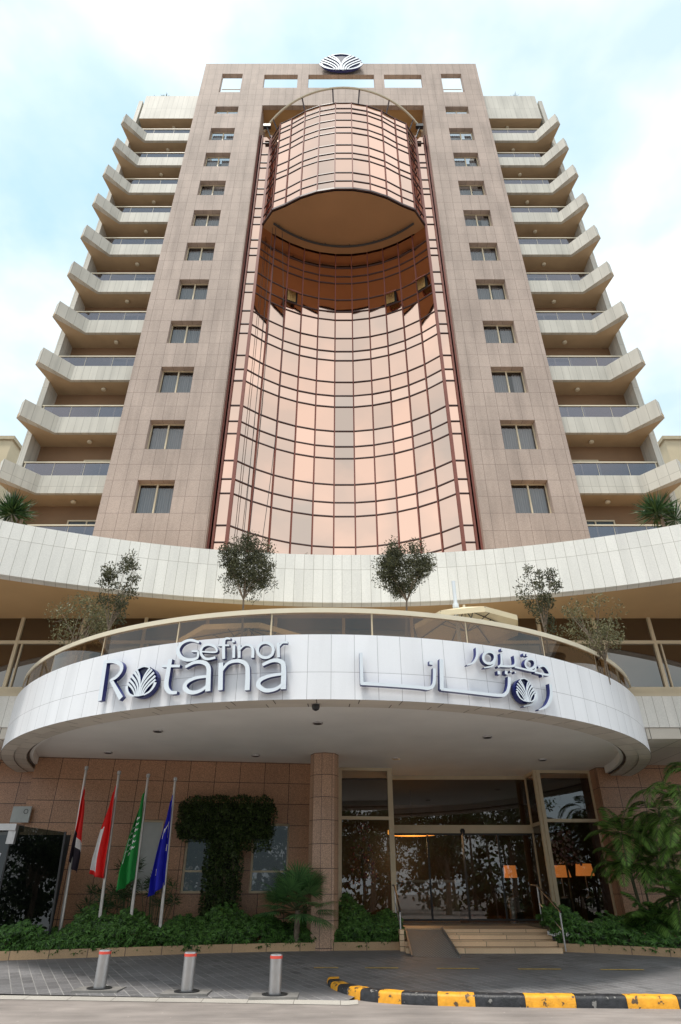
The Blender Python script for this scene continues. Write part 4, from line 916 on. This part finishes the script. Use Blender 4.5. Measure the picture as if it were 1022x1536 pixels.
for k in range(17):
    s0 = .28 + .22 * (k % 3) + r2.uniform(-.04, .04); t0 = .28 + k * .022
    scr.append([(s0, t0), (s0 + .07, t0 + .012), (s0 + .12, t0 - .012), (s0 + .16, t0 + .018)])
scr.append([(.90, .45), (.86, .58), (.88, .72)])
[on_flag(G, [q_], 'letter', FW, o, .022) for q_ in scr]
o, G = flag(-4.88, 19.74, 4.05, 1.80, .05, .38, lambda s, t: 0, [FB], 'drooping blue flag with white marks on the rightmost pole', 7, lean=.08, side=-1)
on_flag(G, [[(.25, .25), (.75, .40)], [(.15, .33), (.2, .46)], [(.6, .75), (.75, .80)], [(.1, .55), (.12, .62)]], 'emblem', FW, o, .04)

# ================================================================ glass booth and small things
t_ = thing('glass_booth', 'dark glass booth with steel header at the left end of the planting bed', 'booth', (-9, 18.9, .45))
mb = MB(); mb.face([(-9.5, 19.0, .55), (-8.78, 18.75, .55), (-8.86, 18.75, 3.05), (-9.62, 19.0, 3.05)]); mb.build('glass_panel', M['booth_glass'], t_)
mb = MB(); mb.face([(-8.72, 18.72, .55), (-7.55, 19.35, .55), (-7.68, 19.35, 3.05), (-8.84, 18.72, 3.18)]); mb.build('glass_panel', M['booth_glass'], t_)
mb = MB(); mb.box(-9.7, 18.6, 3.04, -8.72, 19.1, 3.20); mb.box(-8.92, 18.66, 2.72, -8.72, 18.9, 3.04); mb.build('steel_header', M['steel'], t_)
mb = MB(); mb.bar((-7.52, 19.36, .5), (-7.66, 19.36, 3.06), .05, .05); mb.bar((-8.74, 18.71, .5), (-8.85, 18.71, 3.1), .03, .03); mb.build('edge_trim', M['black'], t_)
mb = MB(); mb.tube([(-8.95, 18.68, .55), (-9.1, 18.62, 1.0), (-9.1, 18.62, 2.1), (-8.98, 18.68, 2.5)], .02, 8); mb.build('door_pull', M['steel'], t_)
mb = MB(); mb.box(-9.7, 18.9, .20, -8.0, 19.4, .46); mb.box(-9.6, 19.6, .52, -7.6, 19.65, 3.0, 1); mb.build('booth_base', [M['concrete_strip'], M['dark']], t_)
t_ = thing('wall_plaque', 'small pale plaque with a round mark on the wall above the glass booth', 'plaque', (-9.4, 20.9, 3.5))
mb = MB(); mb.box(-9.98, 20.80, 3.42, -9.42, 20.86, 3.86); mb.build('plate', plain('plaque_plate', (.34, .36, .35, 1), .35), t_)
mb = MB(); stroke(mb, [(-9.56 + .06 * math.cos(i / 10 * 6.283), 3.72 + .06 * math.sin(i / 10 * 6.283)) for i in range(10)], .014, lambda s_, z, o: (s_, 20.797 - o, z), .004, closed=True); mb.build('round_mark', [M['black'], M['black']], t_)
t_ = thing('security_camera', 'small dome camera hanging under the canopy edge', 'camera', (-.65, 13.5, 5.0))
mb = MB(); mb.lathe([(.02, 4.86), (.07, 4.89), (.085, 4.94), (.08, 5.0)], -.52, 13.25, 16); mb.build('dome', M['black'], t_)
mb = MB(); mb.lathe([(.095, 4.985), (.095, 5.03)], -.52, 13.25, 16); mb.build('mount', M['steel'], t_)
# facade ropes
for i, (x, zt, lb) in enumerate(((-4.12, 36.0, 'thin rope hanging at the left edge of the copper facade'), (-3.92, 36.0, 'second thin rope hanging just right of the edge rope'), (-3.55, 36.0, 'third thin rope sagging in front of the copper facade'))):
    mb = MB(); pts = []
    for k in range(25): s_ = k / 24; pts.append((x + (.0 + .18 * i) * math.sin(s_ * 3.1) * (i - .5), 22.95 + .0 * s_, zt - s_ * (zt - 11)))
    mb.tube(pts, .014, 5); tag(mb.build('facade_rope', M['black']), lb, 'rope', 'ropes hanging down the facade')

# ================================================================ vegetation
def rv(r2): 
    while True:
        v = Vector((r2.uniform(-1, 1), r2.uniform(-1, 1), r2.uniform(-1, 1)))
        if .05 < v.length < 1: return v
def leafquad(mb, p, d, w_, ln, r2, m=0):
    d = d.normalized(); u = d.cross(rv(r2)).normalized() * w_ / 2; e = p + d * ln; mid = p + d * ln * .5 + d.cross(u).normalized() * ln * .06
    i = len(mb.v); mb.v += [tuple(p), tuple(mid + u), tuple(e), tuple(mid - u)]; mb.f.append((i, i + 1, i + 2, i + 3)); mb.m.append(m); mb.sm.append(False)
def small_tree(x, y, z0, ztop, wid, label, seed, leaf='olive', n_=2600, clumps=26, base=.35, pot=True, group='potted trees on the canopy terrace', stems=1, ls=.075):
    r2 = random.Random(seed); H = ztop - z0; t_ = thing('potted_tree' if pot else 'scrub_bush', label, 'tree' if pot else 'bush', (x, y, z0), 0, group)
    tr = MB(); top = []
    for s_ in range(stems):
        bx = x + (r2.uniform(-.15, .15) if stems > 1 else 0); zc = z0 + H * base * .95
        p0 = Vector((bx, y, z0)); p1 = Vector((bx + r2.uniform(-.08, .08), y + r2.uniform(-.05, .05), zc)); tr.tube([p0, (p0 + p1) / 2 + Vector((r2.uniform(-.03, .03), 0, 0)), p1], [.035 / stems ** .5, .03 / stems ** .5, .022 / stems ** .5], 7)
        for b_ in range(7 if stems == 1 else 4):
            a = r2.random() * 6.28; rr = wid * .42 * r2.uniform(.4, 1); h = r2.uniform(.25, .95)
            e = Vector((x + rr * math.cos(a), y + rr * math.sin(a), zc + (ztop - zc) * h)); q = p1.lerp(e, .5) + Vector((0, 0, .06)); tr.tube([p1 - Vector((0, 0, .05)), q, e], [.018, .011, .005], 5); top.append(e)
    tr.build('trunk', M['bark'], t_)
    cr_ = MB(); zc = z0 + H * base; cz = (zc + ztop) / 2; hz = (ztop - zc) / 2
    cl = []
    for k in range(clumps):
        v = rv(r2); v = v.normalized() * r2.uniform(.35, .95) ** .7; cl.append((Vector((x + v.x * wid / 2, y + v.y * wid / 2, cz + v.z * hz)), r2.uniform(.10, .2) * wid))
    for e in top: cl.append((e, .12 * wid))
    for k in range(n_):
        c, rr = r2.choice(cl); p = c + rv(r2) * rr * (1.25 if clumps < 50 else .85); leafquad(cr_, p, rv(r2) + Vector((0, 0, .2)), ls * .42, ls * r2.uniform(.8, 1.5), r2)
    for k in range(30):
        c, rr = r2.choice(cl); d = rv(r2); cr_.tube([c, c + d * rr], .004, 3, 1, cap=False)
    cr_.build('crown', [M[leaf], M['bark']], t_)
    if pot:
        mb = MB(); mb.lathe([(.26, z0 - .02), (.33, z0 + .42), (.36, z0 + .44), (.36, z0 + .48), (.3, z0 + .48)], x, y, 20); mb.build('pot', M['planter'], t_)
ZT = 6.2
small_tree(-2.42, 14.6, ZT, 9.72, 1.56, 'round olive tree in a pot above the end of the Latin name', 1, n_=10500, base=.55, clumps=90, ls=.062)
small_tree(1.62, 14.6, ZT, 9.58, 1.56, 'round olive tree in a pot above the space between the two names', 2, n_=10500, base=.56, clumps=90, ls=.062)
small_tree(-5.95, 15.2, ZT, 9.65, 1.05, 'tall loose tree on the left side of the terrace', 3, n_=2300, base=.38, clumps=18)
small_tree(5.30, 15.2, ZT, 9.30, 1.05, 'tall loose tree on the right side of the terrace', 4, n_=2200, base=.36, clumps=18)
small_tree(-7.05, 16.0, ZT, 8.72, 1.75, 'wide pale bush at the left end of the terrace', 5, 'olive_pale', 2100, 18, .35, False, 'wispy bushes on the canopy terrace', 4)
small_tree(6.85, 16.0, ZT, 8.65, 1.55, 'wide pale bush at the right end of the terrace', 6, 'olive_pale', 2100, 18, .30, False, 'wispy bushes on the canopy terrace', 4)
small_tree(-1.2, 18.0, 10.0, 11.15, .35, 'tiny sprig showing above the white gallery band left of centre', 8, 'olive', 60, 4, .3, False, 'sprigs behind the gallery band', 1)
small_tree(5.55, 18.0, 10.0, 11.15, .35, 'tiny sprig showing above the white gallery band on the right', 9, 'olive', 50, 4, .3, False, 'sprigs behind the gallery band', 1)
# umbrellas
def umbrella(x, y, z, rad, label, rz):
    t_ = thing('umbrella', label, 'umbrella', (x, y, ZT), 0, 'garden umbrellas on the canopy terrace')
    cp = MB(); n_ = 8; apex = (x, y, z + .45); rim = [(x + rad * math.cos(rz + i * 2 * math.pi / n_), y + rad * math.sin(rz + i * 2 * math.pi / n_), z - .12) for i in range(n_)]
    for i in range(n_):
        a, b_ = rim[i], rim[(i + 1) % n_]; cp.face([apex, a, b_]); cp.face([a, (a[0], a[1], a[2] - .14), (b_[0], b_[1], b_[2] - .14), b_])
    o = cp.build('canopy', M['umbrella'], t_)
    for i in range(n_):
        r_ = MB(); r_.tube([(x, y, z + .40), (rim[i][0], rim[i][1], rim[i][2] - .02)], .014, 5); m_ = [(x + rim[i][0]) / 2, (y + rim[i][1]) / 2, (z + .4 + rim[i][2]) / 2 - .02]; r_.tube([(x, y, z - .25), m_], .012, 5); r_.build('rib', M['black'], t_)
    mb = MB(); mb.tube([(x, y, ZT), (x, y, z + .5)], .035, 10); mb.build('pole', M['cream_light'], t_)
    mb = MB(); mb.lathe([(.3, ZT), (.3, ZT + .08), (.06, ZT + .12)], x, y, 16); mb.build('base', M['black'], t_)
umbrella(-2.6, 16.6, 7.55, 1.9, 'cream umbrella on the terrace behind the left olive tree', .3)
umbrella(3.3, 15.4, 7.66, 1.4, 'cream umbrella on the terrace right of the centre', .15)
mb = MB(); mb.tube([(2.98, 14.9, ZT), (2.98, 14.9, 8.62)], .05, 12); mb.lathe([(.075, 7.85), (.085, 7.9), (.075, 7.98)], 2.98, 14.9, 12, 0)
tag(mb.build('terrace_mast', M['white']), 'slim white mast rising from the terrace beside the right umbrella', 'mast')
for x, y, lb in ((-.9, 17.8, 'grey sofa back on the terrace left of the centre'), (1.0, 17.9, 'grey sofa back on the terrace right of the centre'), (-5.0, 17.6, 'grey sofa back on the terrace at the left')):
    t_ = thing('terrace_sofa', lb, 'sofa', (x, y, ZT), 0, 'sofas on the terrace')
    mb = MB(); mb.box(x - .9, y, ZT, x + .9, y + .25, ZT + .85); mb.build('backrest', plain('sofa_fabric', (.16, .16, .17, 1), .9), t_)
    mb = MB(); mb.box(x - .9, y + .25, ZT, x + .9, y + .9, ZT + .42); mb.build('seat', plain('sofa_seat', (.2, .2, .2, 1), .9), t_)

# spiky plants
def yucca(x, y, z, r_, label, seed, n_=110, cat='yucca'):
    r2 = random.Random(seed); t_ = thing('yucca_plant', label, 'plant', (x, y, z), 0, 'spiky plants on the wing terraces and roofs')
    mb = MB()
    for c in range(3 if n_ > 60 else 1):
        o = Vector((x + r2.uniform(-.55, .55) * (n_ > 60), y, z + r2.uniform(0, .5)))
        for k in range(n_):
            a = r2.random() * 6.28; el = r2.uniform(-.5, 1.4); d = Vector((math.cos(a) * math.cos(el), math.sin(a) * math.cos(el), math.sin(el)))
            leafquad(mb, o, d, .055, r_ * r2.uniform(.7, 1.1), r2)
    mb.build('leaves', M['yucca'], t_)
    mb = MB(); mb.tube([(x, y, z - 1.2), (x, y, z + .1)], .06, 6); mb.build('trunk', M['bark'], t_)
yucca(-12.0, 20.0, 13.5, .95, 'spiky yucca above the white band at the left edge', 21); yucca(12.1, 20.0, 13.5, .95, 'spiky yucca above the white band at the right edge', 22)
yucca(-13.1, 23.3, 51.8, .5, 'dark shrub on the left wing roof', 23, 45); yucca(-13.9, 23.3, 51.7, .35, 'smaller dark shrub at the corner of the left wing roof', 24, 30)
yucca(13.0, 23.3, 51.8, .5, 'dark shrub on the right wing roof', 25, 45); yucca(13.7, 23.3, 51.7, .35, 'smaller dark shrub at the corner of the right wing roof', 26, 30)

# clipped T shaped climber
r2 = random.Random(31); t_ = thing('topiary_bush', 'dark clipped T shaped bush growing in front of the brown wall', 'bush', (-3.45, 21.0, .4))
mb = MB()
def tbox(cx, cz, hx, hz, n_, rr=.35):
    for k in range(n_):
        # rounded box shell
        while True:
            a, b_ = r2.uniform(-1, 1), r2.uniform(-1, 1)
            if abs(a) ** 5 + abs(b_) ** 5 < 1: break
        e = .34 * (1 - max(abs(a), abs(b_)) ** 6) ** .5
        wob = .06 * math.sin(a * hx * 9 + b_ * hz * 7) + .05 * math.sin(b_ * hz * 13)
        y = 21.35 - e * r2.uniform(.8, 1.05) - wob
        p = Vector((cx + a * hx + wob * .4, y, cz + b_ * hz + wob * .3)); leafquad(mb, p, rv(r2) + Vector((0, -.5, .1)), .045, .085, r2)
tbox(-3.52, 3.55, 1.52, .62, 8500); tbox(-3.50, 1.9, .58, 1.35, 5500)
tbox(-2.6, 2.95, .55, .3, 900)
mb.build('foliage', M['ficus'], t_)
mb = MB(); mb.box(-4.9, 21.25, 3.0, -2.15, 21.34, 4.0); mb.box(-3.95, 21.25, .4, -3.05, 21.34, 3.0); mb.build('shade_backing', M['dark'], t_)  # near-black slabs behind the leaves stand in for shade inside the bush
for x in (-3.7, -3.45, -3.2):
    mb = MB(); mb.tube([(x, 21.2, .3), (x + .05, 21.25, 1.5), (x - .05, 21.25, 3.2)], .04, 7); mb.build('stem', M['bark'], t_)

# fronds
def frond(mb, base, d, ln, droop, leaf, r2, lw=.022, m=0, ms=1, n_=26):
    d = Vector(d).normalized(); pts = []; p = Vector(base); dd = d.copy(); st = ln / 14
    for k in range(15):
        pts.append(p.copy()); p = p + dd * st; dd = (dd + Vector((0, 0, -droop * st * (1 + k * .12)))).normalized()
    mb.tube(pts, .012, 4, ms, r1=.004, cap=False)
    for k in range(n_):
        s_ = .22 + .78 * k / n_; f_ = s_ * 14; i = min(13, int(f_)); q = pts[i].lerp(pts[i + 1], f_ - i); t_ = (pts[i + 1] - pts[i]).normalized()
        side = t_.cross(Vector((0, 0, 1)));
        if side.length < .1: side = Vector((1, 0, 0))
        side.normalize(); L_ = leaf * (math.sin(math.pi * min(1, (s_ * .9 + .12))) ** .6)
        for sg_ in (-1, 1):
            e = (side * sg_ + t_ * .7 + Vector((0, 0, -.35 + r2.uniform(-.1, .15)))).normalized(); nrm = e.cross(t_).normalized(); wv_ = t_ * lw
            a = q + e * L_ * .5 + wv_; b_ = q + e * L_ + Vector((0, 0, -.08 * L_)); c = q + e * L_ * .5 - wv_
            i0 = len(mb.v); mb.v += [tuple(q), tuple(a), tuple(b_), tuple(c)]; mb.f.append((i0, i0 + 1, i0 + 2, i0 + 3)); mb.m.append(m); mb.sm.append(False)
def areca(x, y, z, h, n_, ln, label, seed, mat='palm', stems=4, spread=.35):
    r2 = random.Random(seed); t_ = thing('palm_tree', label, 'palm', (x, y, z), 0, 'feathery palms right of the entrance')
    st_ = MB(); fr_ = MB()
    for s_ in range(stems):
        a0 = r2.random() * 6.28; bx, by = x + .15 * math.cos(a0), y + .15 * math.sin(a0); hh = h * r2.uniform(.5, 1.0)
        tx, ty = bx + spread * math.cos(a0) * hh * .3, by + spread * math.sin(a0) * hh * .3 - .05
        st_.tube([(bx, by, z), ((bx + tx) / 2, (by + ty) / 2, z + hh * .5), (tx, ty, z + hh)], .035, 7, r1=.02)
        for k in range(n_ // stems):
            a = a0 + k * 2.4 + r2.uniform(-.3, .3); el = r2.uniform(.35, 1.25)
            frond(fr_, (tx, ty, z + hh - .03), (math.cos(a) * math.cos(el), math.sin(a) * math.cos(el) - .12, math.sin(el)), ln * r2.uniform(.75, 1.15), r2.uniform(.7, 1.3), .42, r2, .019, n_=36)
    st_.build('stem', M['palmstem'], t_); fr_.build('fronds', [M[mat], M['palmstem']], t_)
areca(8.75, 20.9, .3, 2.9, 30, 1.5, 'feathery palm closest to the right entrance pane', 41)
areca(10.0, 19.6, .3, 4.3, 40, 1.9, 'tallest feathery palm reaching the canopy at the right edge', 42, stems=6)
areca(9.6, 21.2, .3, 3.6, 32, 1.6, 'feathery palm standing behind the others against the brown wall', 43, stems=5)
areca(9.3, 19.4, .3, 1.5, 24, 1.2, 'middle height palm in front of the taller palms', 45, stems=4)
areca(8.6, 19.9, .3, .8, 18, 1.0, 'low young palm at the foot of the taller palms', 44, stems=3)
def fanpalm(x, y, z, h, rad, n_, label, seed, mat='palm_pale', trunk=True, group='fan leaved plants'):
    r2 = random.Random(seed); t_ = thing('fan_palm', label, 'palm', (x, y, z), 0, group); mb = MB(); st_ = MB()
    st_.tube([(x, y, z), (x + .02, y, z + h)], .09, 8, r1=.07)
    for k in range(n_):
        a = k * 2.4; el = r2.uniform(-.35, 1.3); d = Vector((math.cos(a) * math.cos(el), math.sin(a) * math.cos(el), math.sin(el))); L_ = rad * r2.uniform(.45, .62)
        o = Vector((x, y, z + h)); q = o + d * L_; st_.tube([o, q], .010, 4, 1)
        s_ = d.cross(Vector((0, 0, 1)));
        if s_.length < .1: s_ = Vector((1, 0, 0))
        s_.normalize(); n2 = s_.cross(d).normalized()
        for j in range(26):
            th_ = -1.9 + 3.8 * j / 25; e = (d * math.cos(th_) + s_ * math.sin(th_) + n2 * -.12).normalized(); ll = rad * .55 * (.75 + .25 * math.cos(th_)) * r2.uniform(.9, 1.05)
            sd_ = e.cross(n2).normalized() * .02; tip = q + e * ll + Vector((0, 0, -.12 * ll)); md_ = q + e * ll * .55
            i0 = len(mb.v); mb.v += [tuple(q), tuple(md_ + sd_), tuple(tip), tuple(md_ - sd_)]; mb.f.append((i0, i0 + 1, i0 + 2, i0 + 3)); mb.m.append(0); mb.sm.append(False)
    st_.build('trunk', [M['bark'], M['palmstem']], t_); mb.build('fronds', M[mat], t_)
fanpalm(-1.2, 20.35, .35, .85, 1.25, 44, 'green fan palm in front of the wall beside the column', 51)
def papyrus(x, y, z, h, label, seed):
    r2 = random.Random(seed); t_ = thing('papyrus_plant', label, 'plant', (x, y, z), 0, 'umbrella sedges behind the flags'); a_ = MB(); b2 = MB()
    for k in range(16):
        a = r2.random() * 6.28; q = Vector((x + .55 * r2.random() * math.cos(a), y + .3 * math.sin(a), z + h * r2.uniform(.55, 1))); a_.tube([(x + (q.x - x) * .3, y, z), q], .009, 4)
        for j in range(26):
            an = j * 2.4; el = r2.uniform(-.5, .9); leafquad(b2, q, Vector((math.cos(an) * math.cos(el), math.sin(an) * math.cos(el), math.sin(el))), .022, r2.uniform(.22, .36), r2)
    a_.build('stem', M['palmstem'], t_); b2.build('leaves', M['yucca'], t_)
papyrus(-6.75, 20.5, .3, 1.5, 'umbrella sedge with spiky heads behind the second flagpole', 61); papyrus(-5.95, 20.6, .3, 2.1, 'tallest umbrella sedge behind the green flag', 62); papyrus(-5.2, 20.7, .3, 1.7, 'umbrella sedge behind the blue flag', 63)

# lobed ground cover along both beds
def lobed(mb, p, nrm, sz, r2):
    nrm = nrm.normalized(); u = nrm.cross(rv(r2)).normalized(); v = nrm.cross(u); i0 = len(mb.v); mb.v.append(tuple(p)); ring = []; n_ = 14
    for k in range(n_ + 1):
        a = -2.5 + 5.0 * k / n_; rr = sz * (1.0 if k % 2 == 0 else .55) * (.7 + .3 * math.cos(a)); q = p + u * math.cos(a) * rr + v * math.sin(a) * rr - nrm * rr * .18 * (k % 2 == 0); mb.v.append(tuple(q))
    for k in range(n_): mb.f.append((i0, i0 + 1 + k, i0 + 2 + k)); mb.m.append(0); mb.sm.append(False)
def cover(name, pts, depth, h0, h1, n_, label, seed, excl=None):
    r2 = random.Random(seed); mb = MB(); tot = [0]
    for a, b_ in zip(pts[:-1], pts[1:]): tot.append(tot[-1] + (b_ - a).length)
    for k in range(n_):
        s_ = r2.random() * tot[-1]; i = max(j for j in range(len(pts) - 1) if tot[j] <= s_); c = pts[i].lerp(pts[i + 1], (s_ - tot[i]) / max(1e-6, tot[i + 1] - tot[i]))
        d = r2.random() ** 1.3 * depth; top = (h0 + (h1 - h0) * min(1, d / .9)) * (.85 + .25 * math.sin(c.x * 2.1 + d * 2) + .16 * math.sin(c.x * 5.3))
        z = gz(c.y) + .15 + top * r2.uniform(.55, 1.0) if d > .25 else gz(c.y) + .12 + top * r2.uniform(.05, 1.0)
        if excl and excl(c.x, c.y + d): continue
        p = Vector((c.x + r2.uniform(-.1, .1), c.y + .04 + d, z)); lobed(mb, p, Vector((r2.uniform(-.6, .6), -.9 + r2.uniform(-.4, .4), 1.0)), r2.uniform(.09, .17), r2)
        if k % 3 == 0: mb.tube([p, (p.x, p.y + .05, max(gz(c.y), z - .35))], .005, 3, 1, cap=False)
    o = mb.build(name, [M['philo'], M['palmstem']]); o['kind'] = 'stuff'; o['label'] = label
cover('ground_cover', [q for q in kl if q.x > -8.9], 1.35, .38, .78, 6800, 'dense lobed green leaves filling the left planting bed', 71)
cover('ground_cover', kr, 1.5, .40, .80, 3600, 'dense lobed green leaves filling the right planting bed', 72)
cover('ground_cover', [Vector((-.05, 21.6)), Vector((1.6, 21.8))], 1.0, .5, .95, 500, 'leaves in front of the left entrance pane', 73)

# ================================================================ surroundings
def town_block(x0, x1, y0, y1, h, label, col, seed):
    t_ = thing('apartment_building', label, 'building', ((x0 + x1) / 2, y0, 0)); mb = MB(); mb.box(x0, y0, 0, x1, y1, h); mb.build('wall', plain('render_' + str(seed), col, .85, var=.08, scale=.3), t_)
    mb = MB(); mb.box(x0 - .25, y0 - .25, h, x1 + .25, y1 + .25, h + .5); mb.box((x0 + x1) / 2 - 1.6, y0 + 2, h + .5, (x0 + x1) / 2 + 1.6, y0 + 5, h + 3); mb.build('roof', plain('roof_' + str(seed), mul(col, .8), .85), t_)
    n_ = max(2, int((x1 - x0) / 4.2)); fl_ = int(h / 3.3); c = 0
    wins = []
    for f_ in range(fl_ - 1, -1, -1):
        for i in range(n_):
            if c >= 60: break
            c += 1; x = x0 + (x1 - x0) * (i + .5) / n_; z = f_ * 3.3 + 1.1; mb = MB(); face = (y0 - .05 if y0 > 0 else y1 + .05)
            mb.box(x - .8, face - .02, z, x + .8, face + .02, z + 1.5); mb.build('window', M['brown_glass'] if 0 else M['dark'], t_)
town_block(-62, -40.2, 60, 80, 48.9, 'cream apartment block just showing beyond the left wing', (.52, .44, .30, 1), 1)
town_block(39.7, 62, 60, 80, 48.9, 'cream apartment block just showing beyond the right wing', (.52, .44, .30, 1), 2)
town_block(-30, 6, -122, -110, 7, 'low pale block across the street reflected in the entrance glass', (.6, .5, .42, 1), 3)
def street_tree(x, y, h, seed, label):
    r2 = random.Random(seed); t_ = thing('street_tree', label, 'tree', (x, y, 0), 0, 'umbrella pines across the street'); tr_ = MB(); cr_ = MB()
    tr_.tube([(x, y, 0), (x + .2, y, h * .35), (x - .1, y, h * .62)], [.28, .2, .14], 8); cl = []
    for k in range(13):
        a = r2.random() * 6.28; e = Vector((x + math.cos(a) * h * .28 * r2.uniform(.4, 1), y + math.sin(a) * h * .28, h * r2.uniform(.34, .98))); tr_.tube([(x, y, min(e.z, h * r2.uniform(.3, .6))), e], .06, 5, r1=.02); cl.append((e, h * .12))
        for j in range(2): cl.append((e + rv(r2) * h * .1, h * .08))
    for k in range(6500):
        c, rr = r2.choice(cl); p = c + Vector((r2.gauss(0, .85), r2.gauss(0, .6), r2.gauss(0, .26))) * rr; leafquad(cr_, p, rv(r2), .16, .34, r2)
    tr_.build('trunk', M['bark'], t_); cr_.build('crown', M['ficus'], t_)
for i, (x, y, h) in enumerate(((-13, -15, 9), (-6.5, -19, 10), (-1, -16, 9.5), (4.5, -20, 11), (9.5, -15, 9), (16, -17, 10), (22, -20, 11), (-21, -18, 10))):
    street_tree(x, y, h, 90 + i, ['first', 'second', 'third', 'fourth', 'fifth', 'sixth', 'seventh', 'eighth'][i] + ' umbrella pine across the street, behind the viewpoint')

r2 = random.Random(200); mb = MB()  # added tree mass behind the camera, darkens reflections and the ground floor
for k in range(230):
    cx, cy, cz = r2.uniform(-60, 60), r2.uniform(-40, -27), r2.uniform(0.3, 9.5); sz = r2.uniform(1.0, 2.2)
    for q in range(95): leafquad(mb, Vector((cx + r2.gauss(0, .55) * sz, cy + r2.gauss(0, .4) * sz, max(.1, cz + r2.gauss(0, .35) * sz))), rv(r2), .38, .75, r2)
for k in range(26): x = r2.uniform(-50, 50); y = r2.uniform(-38, -28); mb.tube([(x, y, 0), (x + r2.uniform(-.5, .5), y, 8)], .22, 6, 1, r1=.1)
o = mb.build('added_woodland', [M['ficus'], M['bark']]); o['kind'] = 'stuff'; o['label'] = 'unseen dark trees added across the street to darken the entrance glass reflections'
